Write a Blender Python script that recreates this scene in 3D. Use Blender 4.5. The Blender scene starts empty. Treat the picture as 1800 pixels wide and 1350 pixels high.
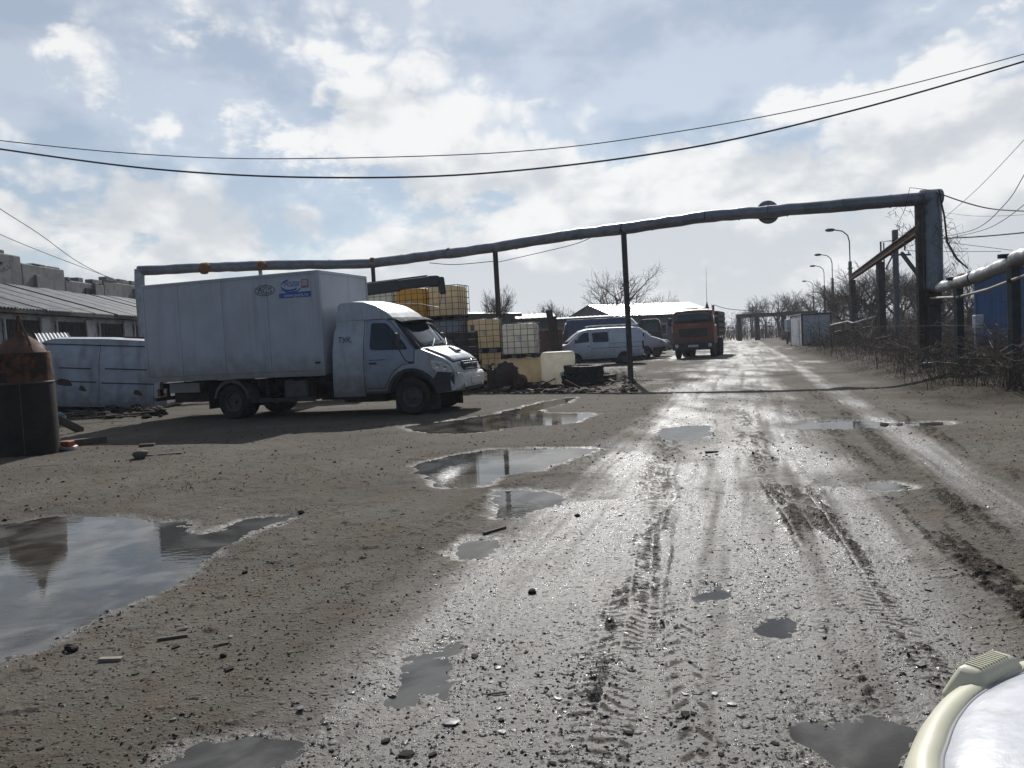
import bpy, bmesh, math, random
import numpy as np
from mathutils import Vector, Matrix
R = math.radians
random.seed(7)
scene = bpy.context.scene
col = scene.collection

# ------------------------------------------------------------------ camera
CAM_H, FPX = 1.5, 1350.0                       # eye height (m), focal length in px of an 1800 px wide frame
cam_rot = Matrix.Rotation(R(90 - 3.18), 3, 'X') @ Matrix.Rotation(R(-3.0), 3, 'Z')
cam_data = bpy.data.cameras.new('camera')
cam_data.sensor_width = 36.0
cam_data.lens = 36.0 * FPX / 1800.0
cam_data.clip_start, cam_data.clip_end = 0.05, 6000
cam = bpy.data.objects.new('camera', cam_data)
cam.matrix_world = Matrix.Translation((0, 0, CAM_H)) @ cam_rot.to_4x4()
col.objects.link(cam)
scene.camera = cam

# ------------------------------------------------------------------ sky, sun, exposure
SUN_EL, SUN_AZ = 37.0, 5.3                      # degrees; azimuth clockwise from +Y (into the picture)
world = bpy.data.worlds.new('World'); scene.world = world; world.use_nodes = True
wt = world.node_tree; wt.nodes.clear()

def N(t, kind, **kw):
    n = t.nodes.new(kind)
    for k, v in kw.items():
        if k.startswith('i_'):
            key = k[2:]
            n.inputs[int(key) if key.isdigit() else key.replace('_', ' ')].default_value = v
        else:
            setattr(n, k, v)
    return n

def math_(t, op, a, b=None, c=None, clamp=False):
    n = t.nodes.new('ShaderNodeMath'); n.operation = op; n.use_clamp = clamp
    for i, v in enumerate((a, b, c)):
        if v is None: continue
        if isinstance(v, (int, float)): n.inputs[i].default_value = v
        else: t.links.new(v, n.inputs[i])
    return n.outputs[0]

def mixc(t, f, a, b, blend='MIX'):
    n = t.nodes.new('ShaderNodeMix'); n.data_type = 'RGBA'; n.blend_type = blend
    for sock, v in ((n.inputs[0], f), (n.inputs[6], a), (n.inputs[7], b)):
        if isinstance(v, (int, float)): sock.default_value = v
        elif isinstance(v, (tuple, list)): sock.default_value = (*v[:3], 1)
        else: t.links.new(v, sock)
    return n.outputs[2]

def mrange(t, v, a, b, c=0.0, d=1.0, smooth=True):
    n = t.nodes.new('ShaderNodeMapRange'); n.interpolation_type = 'SMOOTHSTEP' if smooth else 'LINEAR'
    t.links.new(v, n.inputs[0])
    for i, x in enumerate((a, b, c, d)): n.inputs[i + 1].default_value = x
    return n.outputs[0]

def build_world():
    t = wt; L = t.links.new
    sky = N(t, 'ShaderNodeTexSky', sky_type='NISHITA', sun_disc=False)
    sky.sun_elevation = R(SUN_EL); sky.sun_rotation = R(SUN_AZ)
    sky.altitude = 150; sky.air_density = 1.0; sky.dust_density = 0.15; sky.ozone_density = 1.0
    tc = N(t, 'ShaderNodeTexCoord')
    sep = N(t, 'ShaderNodeSeparateXYZ'); L(tc.outputs['Generated'], sep.inputs[0])
    az = math_(t, 'MULTIPLY', math_(t, 'ARCTAN2', sep.outputs[0], sep.outputs[1]), 57.2958)
    el = math_(t, 'MULTIPLY', math_(t, 'ARCSINE', sep.outputs[2]), 57.2958)
    def fbm(scale, zs, off, detail=6, rough=.6, dist=.25):
        mp = N(t, 'ShaderNodeMapping'); mp.inputs['Scale'].default_value = (1, 1, zs); mp.inputs['Location'].default_value = off
        L(tc.outputs['Generated'], mp.inputs[0])
        n = N(t, 'ShaderNodeTexNoise'); n.inputs['Scale'].default_value = scale; n.inputs['Detail'].default_value = detail
        n.inputs['Roughness'].default_value = rough; n.inputs['Distortion'].default_value = dist
        L(mp.outputs[0], n.inputs[0]); return n.outputs[0]
    n1 = fbm(5.2, 1.9, (3.1, .4, 1.7), dist=0)
    n2 = fbm(5.2, 1.9, (3.1, .4, 1.7 + .085), 3, dist=0)      # the same field a little higher: what lies above shades
    nf = fbm(17, 1.6, (.4, 2.2, .3), 5, .66)
    def puff(scale, zs, off):                            # billows: rounded heads instead of streaks
        mp = N(t, 'ShaderNodeMapping'); mp.inputs['Scale'].default_value = (1, 1, zs); mp.inputs['Location'].default_value = off
        va = N(t, 'ShaderNodeVectorMath', operation='MULTIPLY_ADD'); va.inputs[1].default_value = (.12, .12, .12)
        nn = N(t, 'ShaderNodeTexNoise'); nn.inputs['Scale'].default_value = scale * .8; nn.inputs['Detail'].default_value = 3; L(tc.outputs['Generated'], nn.inputs[0])
        L(nn.outputs['Color'], va.inputs[0]); L(tc.outputs['Generated'], va.inputs[2]); L(va.outputs[0], mp.inputs[0])
        v = N(t, 'ShaderNodeTexVoronoi'); v.feature = 'F1'; v.inputs['Scale'].default_value = scale; L(mp.outputs[0], v.inputs[0])
        return math_(t, 'SUBTRACT', .68, v.outputs['Distance'])
    pf = math_(t, 'ADD', math_(t, 'MULTIPLY', puff(9, 1.7, (.3, .1, .2)), .62), math_(t, 'MULTIPLY', puff(23, 1.7, (.7, .5, .9)), .36))
    # warped angles so that cloud banks have ragged outlines
    waz = math_(t, 'MULTIPLY_ADD', math_(t, 'SUBTRACT', n1, .5), 26.0, az)
    wel = math_(t, 'MULTIPLY_ADD', math_(t, 'SUBTRACT', nf, .5), 9.0, el)
    banks = [(-8.5, 16.2, 9.5, 2.7, .62), (-3, 12.6, 8, 2.6, .42), (9, 11.4, 10, 2.0, .5), (18, 9.6, 7, 2.2, .34),
             (-26, 9.8, 9, 2.6, .52), (28.5, 11.6, 6, 4.4, .62), (33, 19.5, 3, 1.7, .3), (-9.5, 20.6, 6, 1.7, .26), (-28, 20.5, 2.6, 1.8, .24),
             (-19, 22.5, 5, 2.0, .26), (3, 17.8, 3, 1.0, .16), (5, 6.5, 16, 2.5, .3), (-14, 11.3, 2.2, 1.6, -.25), (30, 4, 16, 4, .2),
             (14, 17.5, 9, 3.4, -.3), (-24, 15.5, 7, 2.0, -.26), (2, 23, 5, 2, -.15)]
    tot = None
    for a, e, wa, we, k in banks:
        da = math_(t, 'DIVIDE', math_(t, 'SUBTRACT', waz, a), wa)
        de = math_(t, 'DIVIDE', math_(t, 'SUBTRACT', wel, e), we)
        q = math_(t, 'MULTIPLY_ADD', da, da, math_(t, 'MULTIPLY', de, de))
        g = math_(t, 'MULTIPLY', math_(t, 'POWER', 2.71828, math_(t, 'MULTIPLY', q, -1.0)), k)
        tot = g if tot is None else math_(t, 'ADD', tot, g)
    low = math_(t, 'MULTIPLY', mrange(t, el, 1, 12, 1, 0), .55)         # cloud cover closes up towards the horizon
    d = math_(t, 'ADD', math_(t, 'MULTIPLY', n1, 1.25), math_(t, 'MULTIPLY', nf, .34))
    d = math_(t, 'ADD', math_(t, 'ADD', math_(t, 'ADD', d, math_(t, 'MULTIPLY', pf, .8)), tot), low)
    dens = mrange(t, d, 1.0, 1.36)
    # light tops, grey undersides
    lit = math_(t, 'MULTIPLY_ADD', math_(t, 'SUBTRACT', n1, n2), 2.6, .55)
    lit = math_(t, 'ADD', lit, math_(t, 'MULTIPLY', math_(t, 'SUBTRACT', nf, .5), .7))
    lit = math_(t, 'ADD', lit, math_(t, 'MULTIPLY', pf, .55))
    lit = math_(t, 'SUBTRACT', lit, mrange(t, el, 3, 15, .42, -.06), clamp=True)
    ccol = mixc(t, mrange(t, lit, .15, .95), (6.2, 6.5, 6.85), (9.0, 9.05, 9.0))
    skyc = mixc(t, 1.0, sky.outputs[0], SKY_TINT, 'MULTIPLY')
    dt = N(t, 'ShaderNodeVectorMath', operation='DOT_PRODUCT'); L(tc.outputs['Generated'], dt.inputs[0])
    dt.inputs[1].default_value = (math.sin(R(SUN_AZ)) * math.cos(R(SUN_EL)), math.cos(R(SUN_AZ)) * math.cos(R(SUN_EL)), math.sin(R(SUN_EL)))
    ccol = mixc(t, 1.0, ccol, mrange(t, dt.outputs['Value'], -.3, .95, .5, 1.42), 'MULTIPLY')   # clouds towards the sun are lit through
    veil = mrange(t, dt.outputs['Value'], -.2, .9, .05, .47)            # haze scatters forward: strongest round the sun
    veil = math_(t, 'MAXIMUM', veil, mrange(t, el, 1, 10, .85, 0))       # and the air near the horizon is milky
    out = mixc(t, math_(t, 'MULTIPLY_ADD', math_(t, 'SUBTRACT', .96, veil), dens, veil), skyc, ccol)   # a thin veil of high cloud everywhere
    bg = N(t, 'ShaderNodeBackground'); bg.inputs[1].default_value = .07
    L(out, bg.inputs[0])
    o = N(t, 'ShaderNodeOutputWorld'); L(bg.outputs[0], o.inputs[0])
SKY_TINT = (.90, .98, 1.04)
build_world()

sun_data = bpy.data.lights.new('sun', 'SUN'); sun_data.energy = 4.8; sun_data.angle = R(0.53); sun_data.color = (1, .98, .945)
sun = bpy.data.objects.new('sun', sun_data)
sd = Vector((math.sin(R(SUN_AZ)) * math.cos(R(SUN_EL)), math.cos(R(SUN_AZ)) * math.cos(R(SUN_EL)), math.sin(R(SUN_EL))))
sun.rotation_euler = sd.to_track_quat('Z', 'Y').to_euler(); sun.location = sd * 100
col.objects.link(sun)

vs = scene.view_settings
vs.view_transform = 'Standard'; vs.look = 'None'; vs.exposure = 0.08; vs.gamma = 1.0; vs.use_curve_mapping = False
scene.cycles.max_bounces = 6; scene.cycles.diffuse_bounces = 3; scene.cycles.glossy_bounces = 3
scene.cycles.transmission_bounces = 5; scene.cycles.transparent_max_bounces = 6
scene.cycles.sample_clamp_indirect = 4.0
scene.cycles.use_denoising = True

# ------------------------------------------------------------------ survey helpers (picture point -> place in the yard)
def ray(x, y): return cam_rot @ Vector(((x - 900) / FPX, (675 - y) / FPX, -1))
def gp(x, y, z=0.0):                             # where the line of sight meets the height z
    d = ray(x, y); k = (z - CAM_H) / d.z
    return Vector((d.x * k, d.y * k, z))
def at(x, y, Y):                                 # ... or the depth Y
    d = ray(x, y); k = Y / d.y
    return Vector((d.x * k, Y, CAM_H + d.z * k))

# ------------------------------------------------------------------ mesh helpers
class MB:
    def __init__(s): s.v, s.f, s.m = [], [], []
    def add(s, vs, fs, mi=0):
        o = len(s.v); s.v += [tuple(p) for p in vs]; s.f += [tuple(i + o for i in f) for f in fs]; s.m += [mi] * len(fs); return s
    def box(s, c, size, rot=None, mi=0, taper=1.0):
        hx, hy, hz = (q / 2 for q in size); vs = []
        for z in (-1, 1):
            k = taper if z > 0 else 1
            for x, y in ((-1, -1), (1, -1), (1, 1), (-1, 1)):
                p = Vector((x * hx * k, y * hy * k, z * hz))
                if rot is not None: p = rot @ p
                vs.append(p + Vector(c))
        return s.add(vs, [(3, 2, 1, 0), (4, 5, 6, 7), (0, 1, 5, 4), (1, 2, 6, 5), (2, 3, 7, 6), (3, 0, 4, 7)], mi)
    def bar(s, a, b, w, h=None, up=(0, 0, 1), mi=0):             # rectangular bar from a to b
        a, b = Vector(a), Vector(b); d = (b - a); l = d.length
        if l < 1e-6: return s
        d /= l; u = Vector(up)
        if abs(d.dot(u)) > .98: u = Vector((1, 0, 0))
        x = d.cross(u).normalized(); z = x.cross(d)
        rot = Matrix((x, d, z)).transposed()
        return s.box((a + b) / 2, (w, l, h or w), rot, mi)
    def tube(s, pts, r, n=6, caps=True, mi=0):
        pts = [Vector(p) for p in pts]; k = len(pts)
        rs = r if isinstance(r, (list, tuple)) else [r] * k
        rings, ref = [], None
        for i, p in enumerate(pts):
            t = (pts[min(i + 1, k - 1)] - pts[max(i - 1, 0)])
            t = t.normalized() if t.length > 1e-9 else Vector((0, 0, 1))
            if ref is None:
                ref = t.orthogonal().normalized()
            else:
                ref = (ref - t * ref.dot(t)); ref = ref.normalized() if ref.length > 1e-6 else t.orthogonal().normalized()
            b = t.cross(ref)
            rings.append([p + (ref * math.cos(2 * math.pi * j / n) + b * math.sin(2 * math.pi * j / n)) * rs[i] for j in range(n)])
        vs = [p for rg in rings for p in rg]
        fs = [(i * n + j, i * n + (j + 1) % n, (i + 1) * n + (j + 1) % n, (i + 1) * n + j) for i in range(k - 1) for j in range(n)]
        if caps: fs += [tuple(range(n - 1, -1, -1)), tuple(range((k - 1) * n, k * n))]
        return s.add(vs, fs, mi)
    def lathe(s, prof, c=(0, 0, 0), axis='Z', n=24, mi=0, closed=False):   # prof: (radius, along)
        vs = []
        for r, h in prof:
            for j in range(n):
                a = 2 * math.pi * j / n; x, y = r * math.cos(a), r * math.sin(a)
                p = {'Z': (x, y, h), 'Y': (x, h, y), 'X': (h, x, y)}[axis]
                vs.append(Vector(p) + Vector(c))
        k = len(prof); fs = []
        for i in range(k if closed else k - 1):
            for j in range(n):
                a_, b_ = i * n + j, i * n + (j + 1) % n; i2 = (i + 1) % k
                q = (a_, b_, i2 * n + (j + 1) % n, i2 * n + j)
                fs.append(q if axis in 'ZX' else q[::-1])
        if not closed:
            if prof[0][0] > 1e-6: fs.append(tuple(range(n - 1, -1, -1)) if axis in 'ZX' else tuple(range(n)))
            if prof[-1][0] > 1e-6:
                q = tuple(range((k - 1) * n, k * n)); fs.append(q if axis in 'ZX' else q[::-1])
        return s.add(vs, fs, mi)
    def sheet(s, poly3, thick, normal):                          # a flat polygon given thickness along normal
        n = Vector(normal) * thick; k = len(poly3); P = [Vector(p) for p in poly3]
        return s.add(P + [p + n for p in P], [tuple(range(k - 1, -1, -1)), tuple(range(k, 2 * k))] +
                     [(i, (i + 1) % k, k + (i + 1) % k, k + i) for i in range(k)])
    def build(s, name, mat, parent=None, smooth=False, bevel=0, seg=2, angle=35):
        me = bpy.data.meshes.new(name); me.from_pydata(s.v, [], s.f)
        mats = mat if isinstance(mat, (list, tuple)) else [mat]
        for m in mats: me.materials.append(m)
        if len(mats) > 1: me.polygons.foreach_set('material_index', s.m)
        bm = bmesh.new(); bm.from_mesh(me); bmesh.ops.recalc_face_normals(bm, faces=bm.faces); bm.to_mesh(me); bm.free()
        if smooth:
            me.polygons.foreach_set('use_smooth', [True] * len(me.polygons))
            if smooth != 'all': me.set_sharp_from_angle(angle=R(angle))
        o = bpy.data.objects.new(name, me); col.objects.link(o)
        if parent is not None: o.parent = parent
        if bevel:
            b = o.modifiers.new('bevel', 'BEVEL'); b.width = bevel; b.segments = seg; b.limit_method = 'ANGLE'; b.angle_limit = R(30)
            b.harden_normals = False
        return o

def tag(o, label=None, cat=None, group=None, kind=None):
    if label: o['label'] = label
    if cat: o['category'] = cat
    if group: o['group'] = group
    if kind: o['kind'] = kind
    elif cat: o['kind'] = 'thing'
    return o
def thing(name, label, cat, loc=(0, 0, 0), rz=0, group=None, rot=None):
    o = bpy.data.objects.new(name, None); col.objects.link(o); o.empty_display_size = .2
    o.location = loc; o.rotation_euler = rot or (0, 0, rz)
    return tag(o, label, cat, group)
def copy_tree(o, parent=None):
    c = o.copy(); col.objects.link(c); c.parent = parent
    for ch in list(o.children): copy_tree(ch, c)
    return c

# ------------------------------------------------------------------ materials
def material(name, c, c2=None, scale=4.0, rough=.6, metal=0.0, bump=0.0, bscale=30.0, dirt=None, dirt_z=None, dirt_amt=.6,
             spec=.5, streak=None, contrast=(.35, .65), rvar=.12, coat=0.0, obj_random=False):
    """two-tone noise colour, optional dirt that thickens below dirt_z (local height), vertical streaks, roughness variation, fine bump"""
    m = bpy.data.materials.new(name); m.use_nodes = True; t = m.node_tree; L = t.links.new
    b = t.nodes['Principled BSDF']; tc = N(t, 'ShaderNodeTexCoord'); co = tc.outputs['Object']
    if obj_random:
        oi = N(t, 'ShaderNodeObjectInfo'); va = N(t, 'ShaderNodeVectorMath', operation='MULTIPLY_ADD')
        cx = N(t, 'ShaderNodeCombineXYZ'); L(oi.outputs['Random'], cx.inputs[0]); L(oi.outputs['Random'], cx.inputs[1])
        L(cx.outputs[0], va.inputs[0]); va.inputs[1].default_value = (37, 53, 0); L(co, va.inputs[2]); co = va.outputs[0]
    n = N(t, 'ShaderNodeTexNoise'); n.inputs['Scale'].default_value = scale; n.inputs['Detail'].default_value = 7; n.inputs['Roughness'].default_value = .62
    L(co, n.inputs[0]); f = n.outputs[0]
    c2 = c2 or tuple(q * .8 for q in c)
    colr = mixc(t, mrange(t, f, *contrast), c2, c)
    if streak:
        mp = N(t, 'ShaderNodeMapping'); mp.inputs['Scale'].default_value = streak[1]; L(co, mp.inputs[0])
        n3 = N(t, 'ShaderNodeTexNoise'); n3.inputs['Scale'].default_value = 1; n3.inputs['Detail'].default_value = 6; L(mp.outputs[0], n3.inputs[0])
        colr = mixc(t, math_(t, 'MULTIPLY', mrange(t, n3.outputs[0], .5, .72), streak[2]), colr, streak[0])
    if dirt:
        sp = N(t, 'ShaderNodeSeparateXYZ'); L(tc.outputs['Object'], sp.inputs[0])
        n2 = N(t, 'ShaderNodeTexNoise'); n2.inputs['Scale'].default_value = scale * 2.3; n2.inputs['Detail'].default_value = 8; L(co, n2.inputs[0])
        zz = math_(t, 'MULTIPLY_ADD', math_(t, 'SUBTRACT', n2.outputs[0], .5), -.9 * (dirt_z[1] - dirt_z[0]), sp.outputs[2])
        df = math_(t, 'MULTIPLY', mrange(t, zz, dirt_z[0], dirt_z[1], 1, 0), dirt_amt)
        colr = mixc(t, df, colr, dirt)
    L(colr, b.inputs['Base Color'])
    b.inputs['Metallic'].default_value = metal; b.inputs['Specular IOR Level'].default_value = spec
    b.inputs['Coat Weight'].default_value = coat
    L(mrange(t, f, .3, .7, max(rough - rvar, .02), min(rough + rvar, 1), False), b.inputs['Roughness'])
    if bump:
        nb = N(t, 'ShaderNodeTexNoise'); nb.inputs['Scale'].default_value = bscale; nb.inputs['Detail'].default_value = 6; L(co, nb.inputs[0])
        bp = N(t, 'ShaderNodeBump'); bp.inputs['Strength'].default_value = bump; bp.inputs['Distance'].default_value = .02
        L(nb.outputs[0], bp.inputs['Height']); L(bp.outputs[0], b.inputs['Normal'])
    return m
def glass(name, c=(.02, .025, .03), rough=.04, alpha=None):
    m = bpy.data.materials.new(name); m.use_nodes = True; b = m.node_tree.nodes['Principled BSDF']
    b.inputs['Base Color'].default_value = (*c, 1); b.inputs['Roughness'].default_value = rough; b.inputs['Specular IOR Level'].default_value = .6
    if alpha is not None:
        b.inputs['Alpha'].default_value = alpha
    return m

# ------------------------------------------------------------------ ground, with its puddles, ruts and tread marks
def vnoise(x, y, seed):
    xi, yi = np.floor(x).astype(np.int64), np.floor(y).astype(np.int64); fx, fy = x - xi, y - yi
    fx, fy = fx * fx * (3 - 2 * fx), fy * fy * (3 - 2 * fy)
    def h(a, b):
        q = (a * 374761393 + b * 668265263 + seed * 974634777) & 0xFFFFFFFF
        q = ((q ^ (q >> 13)) * 1274126177) & 0xFFFFFFFF
        return ((q ^ (q >> 16)) & 0xFFFF) / 65535.0
    return (h(xi, yi) * (1 - fx) + h(xi + 1, yi) * fx) * (1 - fy) + (h(xi, yi + 1) * (1 - fx) + h(xi + 1, yi + 1) * fx) * fy
def fbm2(x, y, f, octs, seed, gain=.5):
    s, a, t = np.zeros_like(x), 1.0, 0.0
    for i in range(octs):
        s += a * vnoise(x * f * 2 ** i, y * f * 2 ** i, seed + i * 17); t += a; a *= gain
    return s / t - .5
def sstep(a, b, x):
    t = np.clip((x - a) / (b - a), 0, 1); return t * t * (3 - 2 * t)

def from_crop(pts, s, ox, oy): return [(ox + x / s, oy + y / s) for x, y in pts]
PUDDLES = [
    from_crop([(-260, 215), (0, 190), (60, 186), (250, 152), (380, 146), (640, 140), (740, 163), (880, 182), (1000, 182), (1045, 205), (1040, 232), (1100, 250), (1180, 243),
               (1300, 195), (1450, 158), (1600, 138), (1645, 148), (1500, 200), (1400, 238), (1250, 305), (1130, 430), (1050, 500), (820, 590), (700, 655), (560, 700),
               (300, 830), (200, 890), (0, 960), (-260, 1060)], 3.214, 0, 860),
    from_crop([(400, 268), (560, 300), (700, 303), (900, 290), (1050, 268), (1300, 250), (1420, 225), (1470, 202), (1380, 192), (1250, 196), (1150, 186), (1300, 142),
               (1390, 110), (1250, 118), (1100, 160), (900, 205), (600, 245)], 3, 560, 660),
    from_crop([(508, 470), (560, 450), (700, 420), (850, 385), (1000, 378), (1250, 376), (1480, 378), (1440, 402), (1320, 440), (1200, 485), (1100, 505), (960, 522),
               (930, 560), (840, 588), (700, 580), (620, 570), (590, 530)], 3, 560, 660),
    from_crop([(890, 600), (1000, 592), (1180, 600), (1310, 635), (1290, 670), (1180, 690), (1080, 720), (1010, 742), (930, 738), (945, 690), (915, 650)], 3, 560, 660),
    from_crop([(715, 935), (760, 880), (820, 838), (900, 850), (985, 840), (960, 890), (880, 930), (820, 952)], 3, 560, 660),
    from_crop([(1150, 400), (1250, 340), (1370, 298), (1405, 330), (1350, 400), (1340, 520), (1170, 560), (1060, 585), (1090, 490)], 2.25, 200, 980),
    from_crop([(150, 870), (220, 770), (330, 730), (560, 690), (760, 700), (800, 722), (700, 770), (560, 870), (480, 960), (200, 960)], 2.25, 200, 980),
    from_crop([(170, 300), (250, 266), (440, 260), (430, 300), (330, 322), (200, 326)], 2.5, 1080, 640),
    from_crop([(740, 270), (870, 247), (1060, 238), (1200, 255), (1450, 246), (1480, 262), (1180, 270), (1080, 278), (880, 282)], 2.5, 1080, 640),
    from_crop([(1085, 530), (1160, 516), (1295, 525), (1270, 547), (1150, 552)], 2.5, 1080, 640),
    from_crop([(1060, 650), (1200, 622), (1500, 640), (1600, 700), (1560, 860), (1300, 860), (1170, 745)], 2.25, 900, 980),
    from_crop([(975, 235), (1050, 218), (1120, 225), (1115, 285), (1010, 292)], 2.25, 900, 980),
    from_crop([(710, 140), (850, 106), (865, 150), (740, 158)], 2.25, 900, 980),
]
def rounded(P, times=2):
    for _ in range(times):
        P = [q for i in range(len(P)) for q in (P[i] * .75 + P[(i + 1) % len(P)] * .25, P[i] * .25 + P[(i + 1) % len(P)] * .75)]
    return P
PUDDLES = [rounded([gp(*p).xy for p in P]) for P in PUDDLES]
WATER_Z = -.022
RD = Vector((.287, .958))                                  # direction of the yard road

def poly_sdf(P, x, y):
    d = np.full(x.shape, 1e9); ins = np.zeros(x.shape, bool); k = len(P)
    for i in range(k):
        a, b = P[i], P[(i + 1) % k]; ex, ey = b[0] - a[0], b[1] - a[1]; wx, wy = x - a[0], y - a[1]
        t = np.clip((wx * ex + wy * ey) / (ex * ex + ey * ey + 1e-12), 0, 1)
        d = np.minimum(d, (wx - ex * t) ** 2 + (wy - ey * t) ** 2)
        c = ((a[1] <= y) != (b[1] <= y)) & (x < (b[0] - a[0]) * (y - a[1]) / (b[1] - a[1] + 1e-12) + a[0]); ins ^= c
    return np.where(ins, -1, 1) * np.sqrt(d)

def build_ground():
    rs = [.25, .5, .8, 1.1, 1.4, 1.6]; r = 1.75
    while r < 34: rs.append(r); r += max(.011, r * r / 1152 * .62)
    while r < 5200: rs.append(r); r *= 1.045
    rs = np.array(rs)
    th = np.concatenate([np.linspace(-40, 42, 640), np.linspace(42, 320, 70)[1:-1]]); th = np.radians(th)
    nr, nt = len(rs), len(th)
    X = rs[:, None] * np.sin(th)[None]; Y = rs[:, None] * np.cos(th)[None]
    x, y = X.ravel(), Y.ravel()
    v = x - .3 * y; u = y
    lod = np.clip(1 - (np.hypot(x, y) - 40) / 60, 0, 1)
    z = (fbm2(x, y, .35, 3, 1) * .07 + fbm2(x, y, 1.6, 4, 5) * .05 + fbm2(x, y, 9, 3, 9) * .02) * lod
    wob = fbm2(x, y, .5, 3, 21) * .7
    # road: worn wheel tracks and the ridges between
    for c, w, dpt in ((-.17, .26, .022), (2.1, .13, .028), (-1.0, .2, .012), (.85, .2, .012)):
        z -= dpt * np.exp(-((v + wob * .25 - c) / w) ** 2) * lod
    wet = sstep(-2.4, -1.2, v + wob * 1.5) * sstep(1.5, .55, v + wob) * (.45 + .9 * (fbm2(x, y, .8, 4, 33) + .45))
    wet = np.maximum(wet, .95 * np.exp(-((v + wob * .25 + .17) / .42) ** 2))
    wet = np.maximum(wet, .95 * np.exp(-((v + wob * .2 - 2.08) / .24) ** 2) * sstep(3, 6, y))
    wet = np.maximum(wet, sstep(28, 38, y) * sstep(-9, -3, v) * sstep(3.6, 1, v) * np.clip(.5 + 2.2 * fbm2(x, y, .3, 3, 41), 0, 1))
    wet = np.maximum(wet, sstep(.12, .3, fbm2(x, y, .25, 4, 55)) * .6 * sstep(-7, -2, v) * sstep(3.8, 3.2, v))
    # the whole road is combed by tyres: long streaks along its direction, some wet, some ridged
    st = fbm2(v * 3.2 + wob * .5, u * .16, 1.0, 4, 211, .6); st2 = fbm2(v * 11 + wob, u * .35, 1.0, 3, 215, .6)
    road = sstep(-2.8, -1.6, v + wob) * sstep(3.4, 2.6, v + wob * .5)
    z += (st * .03 + st2 * .016) * road * lod
    wet = np.clip(wet * np.clip(1.1 + 1.7 * st + 1.2 * st2, .4, 1.5), 0, 1)
    # tread prints pressed up in the mud: ribbed blocks that run on along the wheel paths and fade in and out
    tread = np.zeros_like(x)
    for (x0, y0, x1, y1, w, ph) in ((1.45, 2.4, 4.4, 15.5, .20, 0), (.12, 2.2, 2.3, 11.5, .16, 1), (.95, 5.6, 2.6, 12.5, .12, 2), (2.35, 3.2, 5.4, 14.5, .12, 3), (4.4, 6.8, 6.6, 13.6, .13, 7),
                                    (-1.3, 4.2, -.72, 5.4, .13, 4), (3.2, 5.0, 7.0, 18, .11, 6), (-.6, 6.2, .9, 11, .1, 8), (5.0, 6.0, 5.6, 8.6, .13, 9), (1.9, 12, 5.2, 24, .18, 10), (.4, 2.0, 1.2, 5.4, .1, 12)):
        dx, dy = x1 - x0, y1 - y0; l = math.hypot(dx, dy); dx /= l; dy /= l
        a = (x - x0) * dx + (y - y0) * dy; b = (x - x0) * dy - (y - y0) * dx + fbm2(x, y, .5, 2, 60 + ph) * .22
        m = sstep(w * 1.2, w * .8, np.abs(b)) * sstep(-.2, .3, a) * sstep(l + .2, l - .3, a)
        fade = fbm2(a * .75, b * 5, 1.0, 4, 80 + ph, .65); strong = {0: 1.0, 10: 1.0, 1: .62}.get(ph, .7)
        m = m * sstep(-.2, .1, fade) * strong
        a2 = a + fbm2(x, y, 5, 3, 140 + ph) * .14
        rib = sstep(-.2, .5, np.sin((a2 + np.abs(b) * (.4 + .06 * ph)) * 2 * math.pi / (.06 + .006 * ph))) * sstep(.0, .3, np.abs(np.sin(b / w * 4.4 + .4)))
        tread = np.maximum(tread, m * rib)
        z += sstep(w * 1.7, w * 1.15, np.abs(b)) * sstep(w * .8, w * 1.1, np.abs(b)) * .014 * sstep(-.2, .3, a) * sstep(l + .2, l - .3, a) * lod    # mud squeezed out along the edge
    tread *= sstep(-.34, -.02, fbm2(x, y, 15, 2, 92))
    z += tread * .038
    # clods and small bumps everywhere off the wheel tracks
    cl = fbm2(x, y, 7.0, 3, 97); z += sstep(.2, .34, cl) * .018 * lod
    # long soft scrapes left by turning tyres
    z += sstep(.25, .42, fbm2(x * .35 + y * .1, y * 2.2, 3.0, 2, 123)) * .012 * lod * sstep(.9, .3, wet)
    # under the brush on the right the soil is heaped up
    heap = sstep(3.2, 4.9, v + wob * .6) * sstep(13.0, 14.8, y + wob) * sstep(75, 55, y)
    z += heap * (.10 + .40 * np.clip(fbm2(x, y, .4, 3, 71) + .35, 0, 1))
    # bank of scrap and mud under the totes
    for cx, cy, rx, ry, hh in ((-.6, 26.6, 4.2, 2.0, .18), (-17, 24.5, 4.5, 3.0, .12)):
        q = ((x - cx) / rx) ** 2 + ((y - cy) / ry) ** 2; z += hh * np.exp(-q * 1.5) * (1 + fbm2(x, y, 2.2, 3, 88) * 1.4)
    sd = np.full(x.shape, 9.0)
    jit = fbm2(x, y, 2.4, 3, 7) * .34 + fbm2(x, y, 9, 3, 8) * .2
    for P in PUDDLES:
        xs, ys = [p[0] for p in P], [p[1] for p in P]
        k = np.where((x > min(xs) - 1) & (x < max(xs) + 1) & (y > min(ys) - 1) & (y < max(ys) + 1))[0]
        if len(k): sd[k] = np.minimum(sd[k], poly_sdf(P, x[k], y[k]) + jit[k] * np.clip(.3 + y[k] * .05, .3, 1.0))
    fine = fbm2(x, y, 14, 3, 19) * .012
    shore = WATER_Z + np.where(sd < 0, np.maximum(sd * .22, -.06), np.minimum(sd * .11, .05)) + (fine + np.maximum(fbm2(x, y, 24, 2, 23) - .12, 0) * .05) * np.clip(1.0 + sd * 3, 0.12, 1)
    w = sstep(.02, .4, sd); z = shore * (1 - w) + np.maximum(z, WATER_Z + .004 + .02 * w) * w
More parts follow.
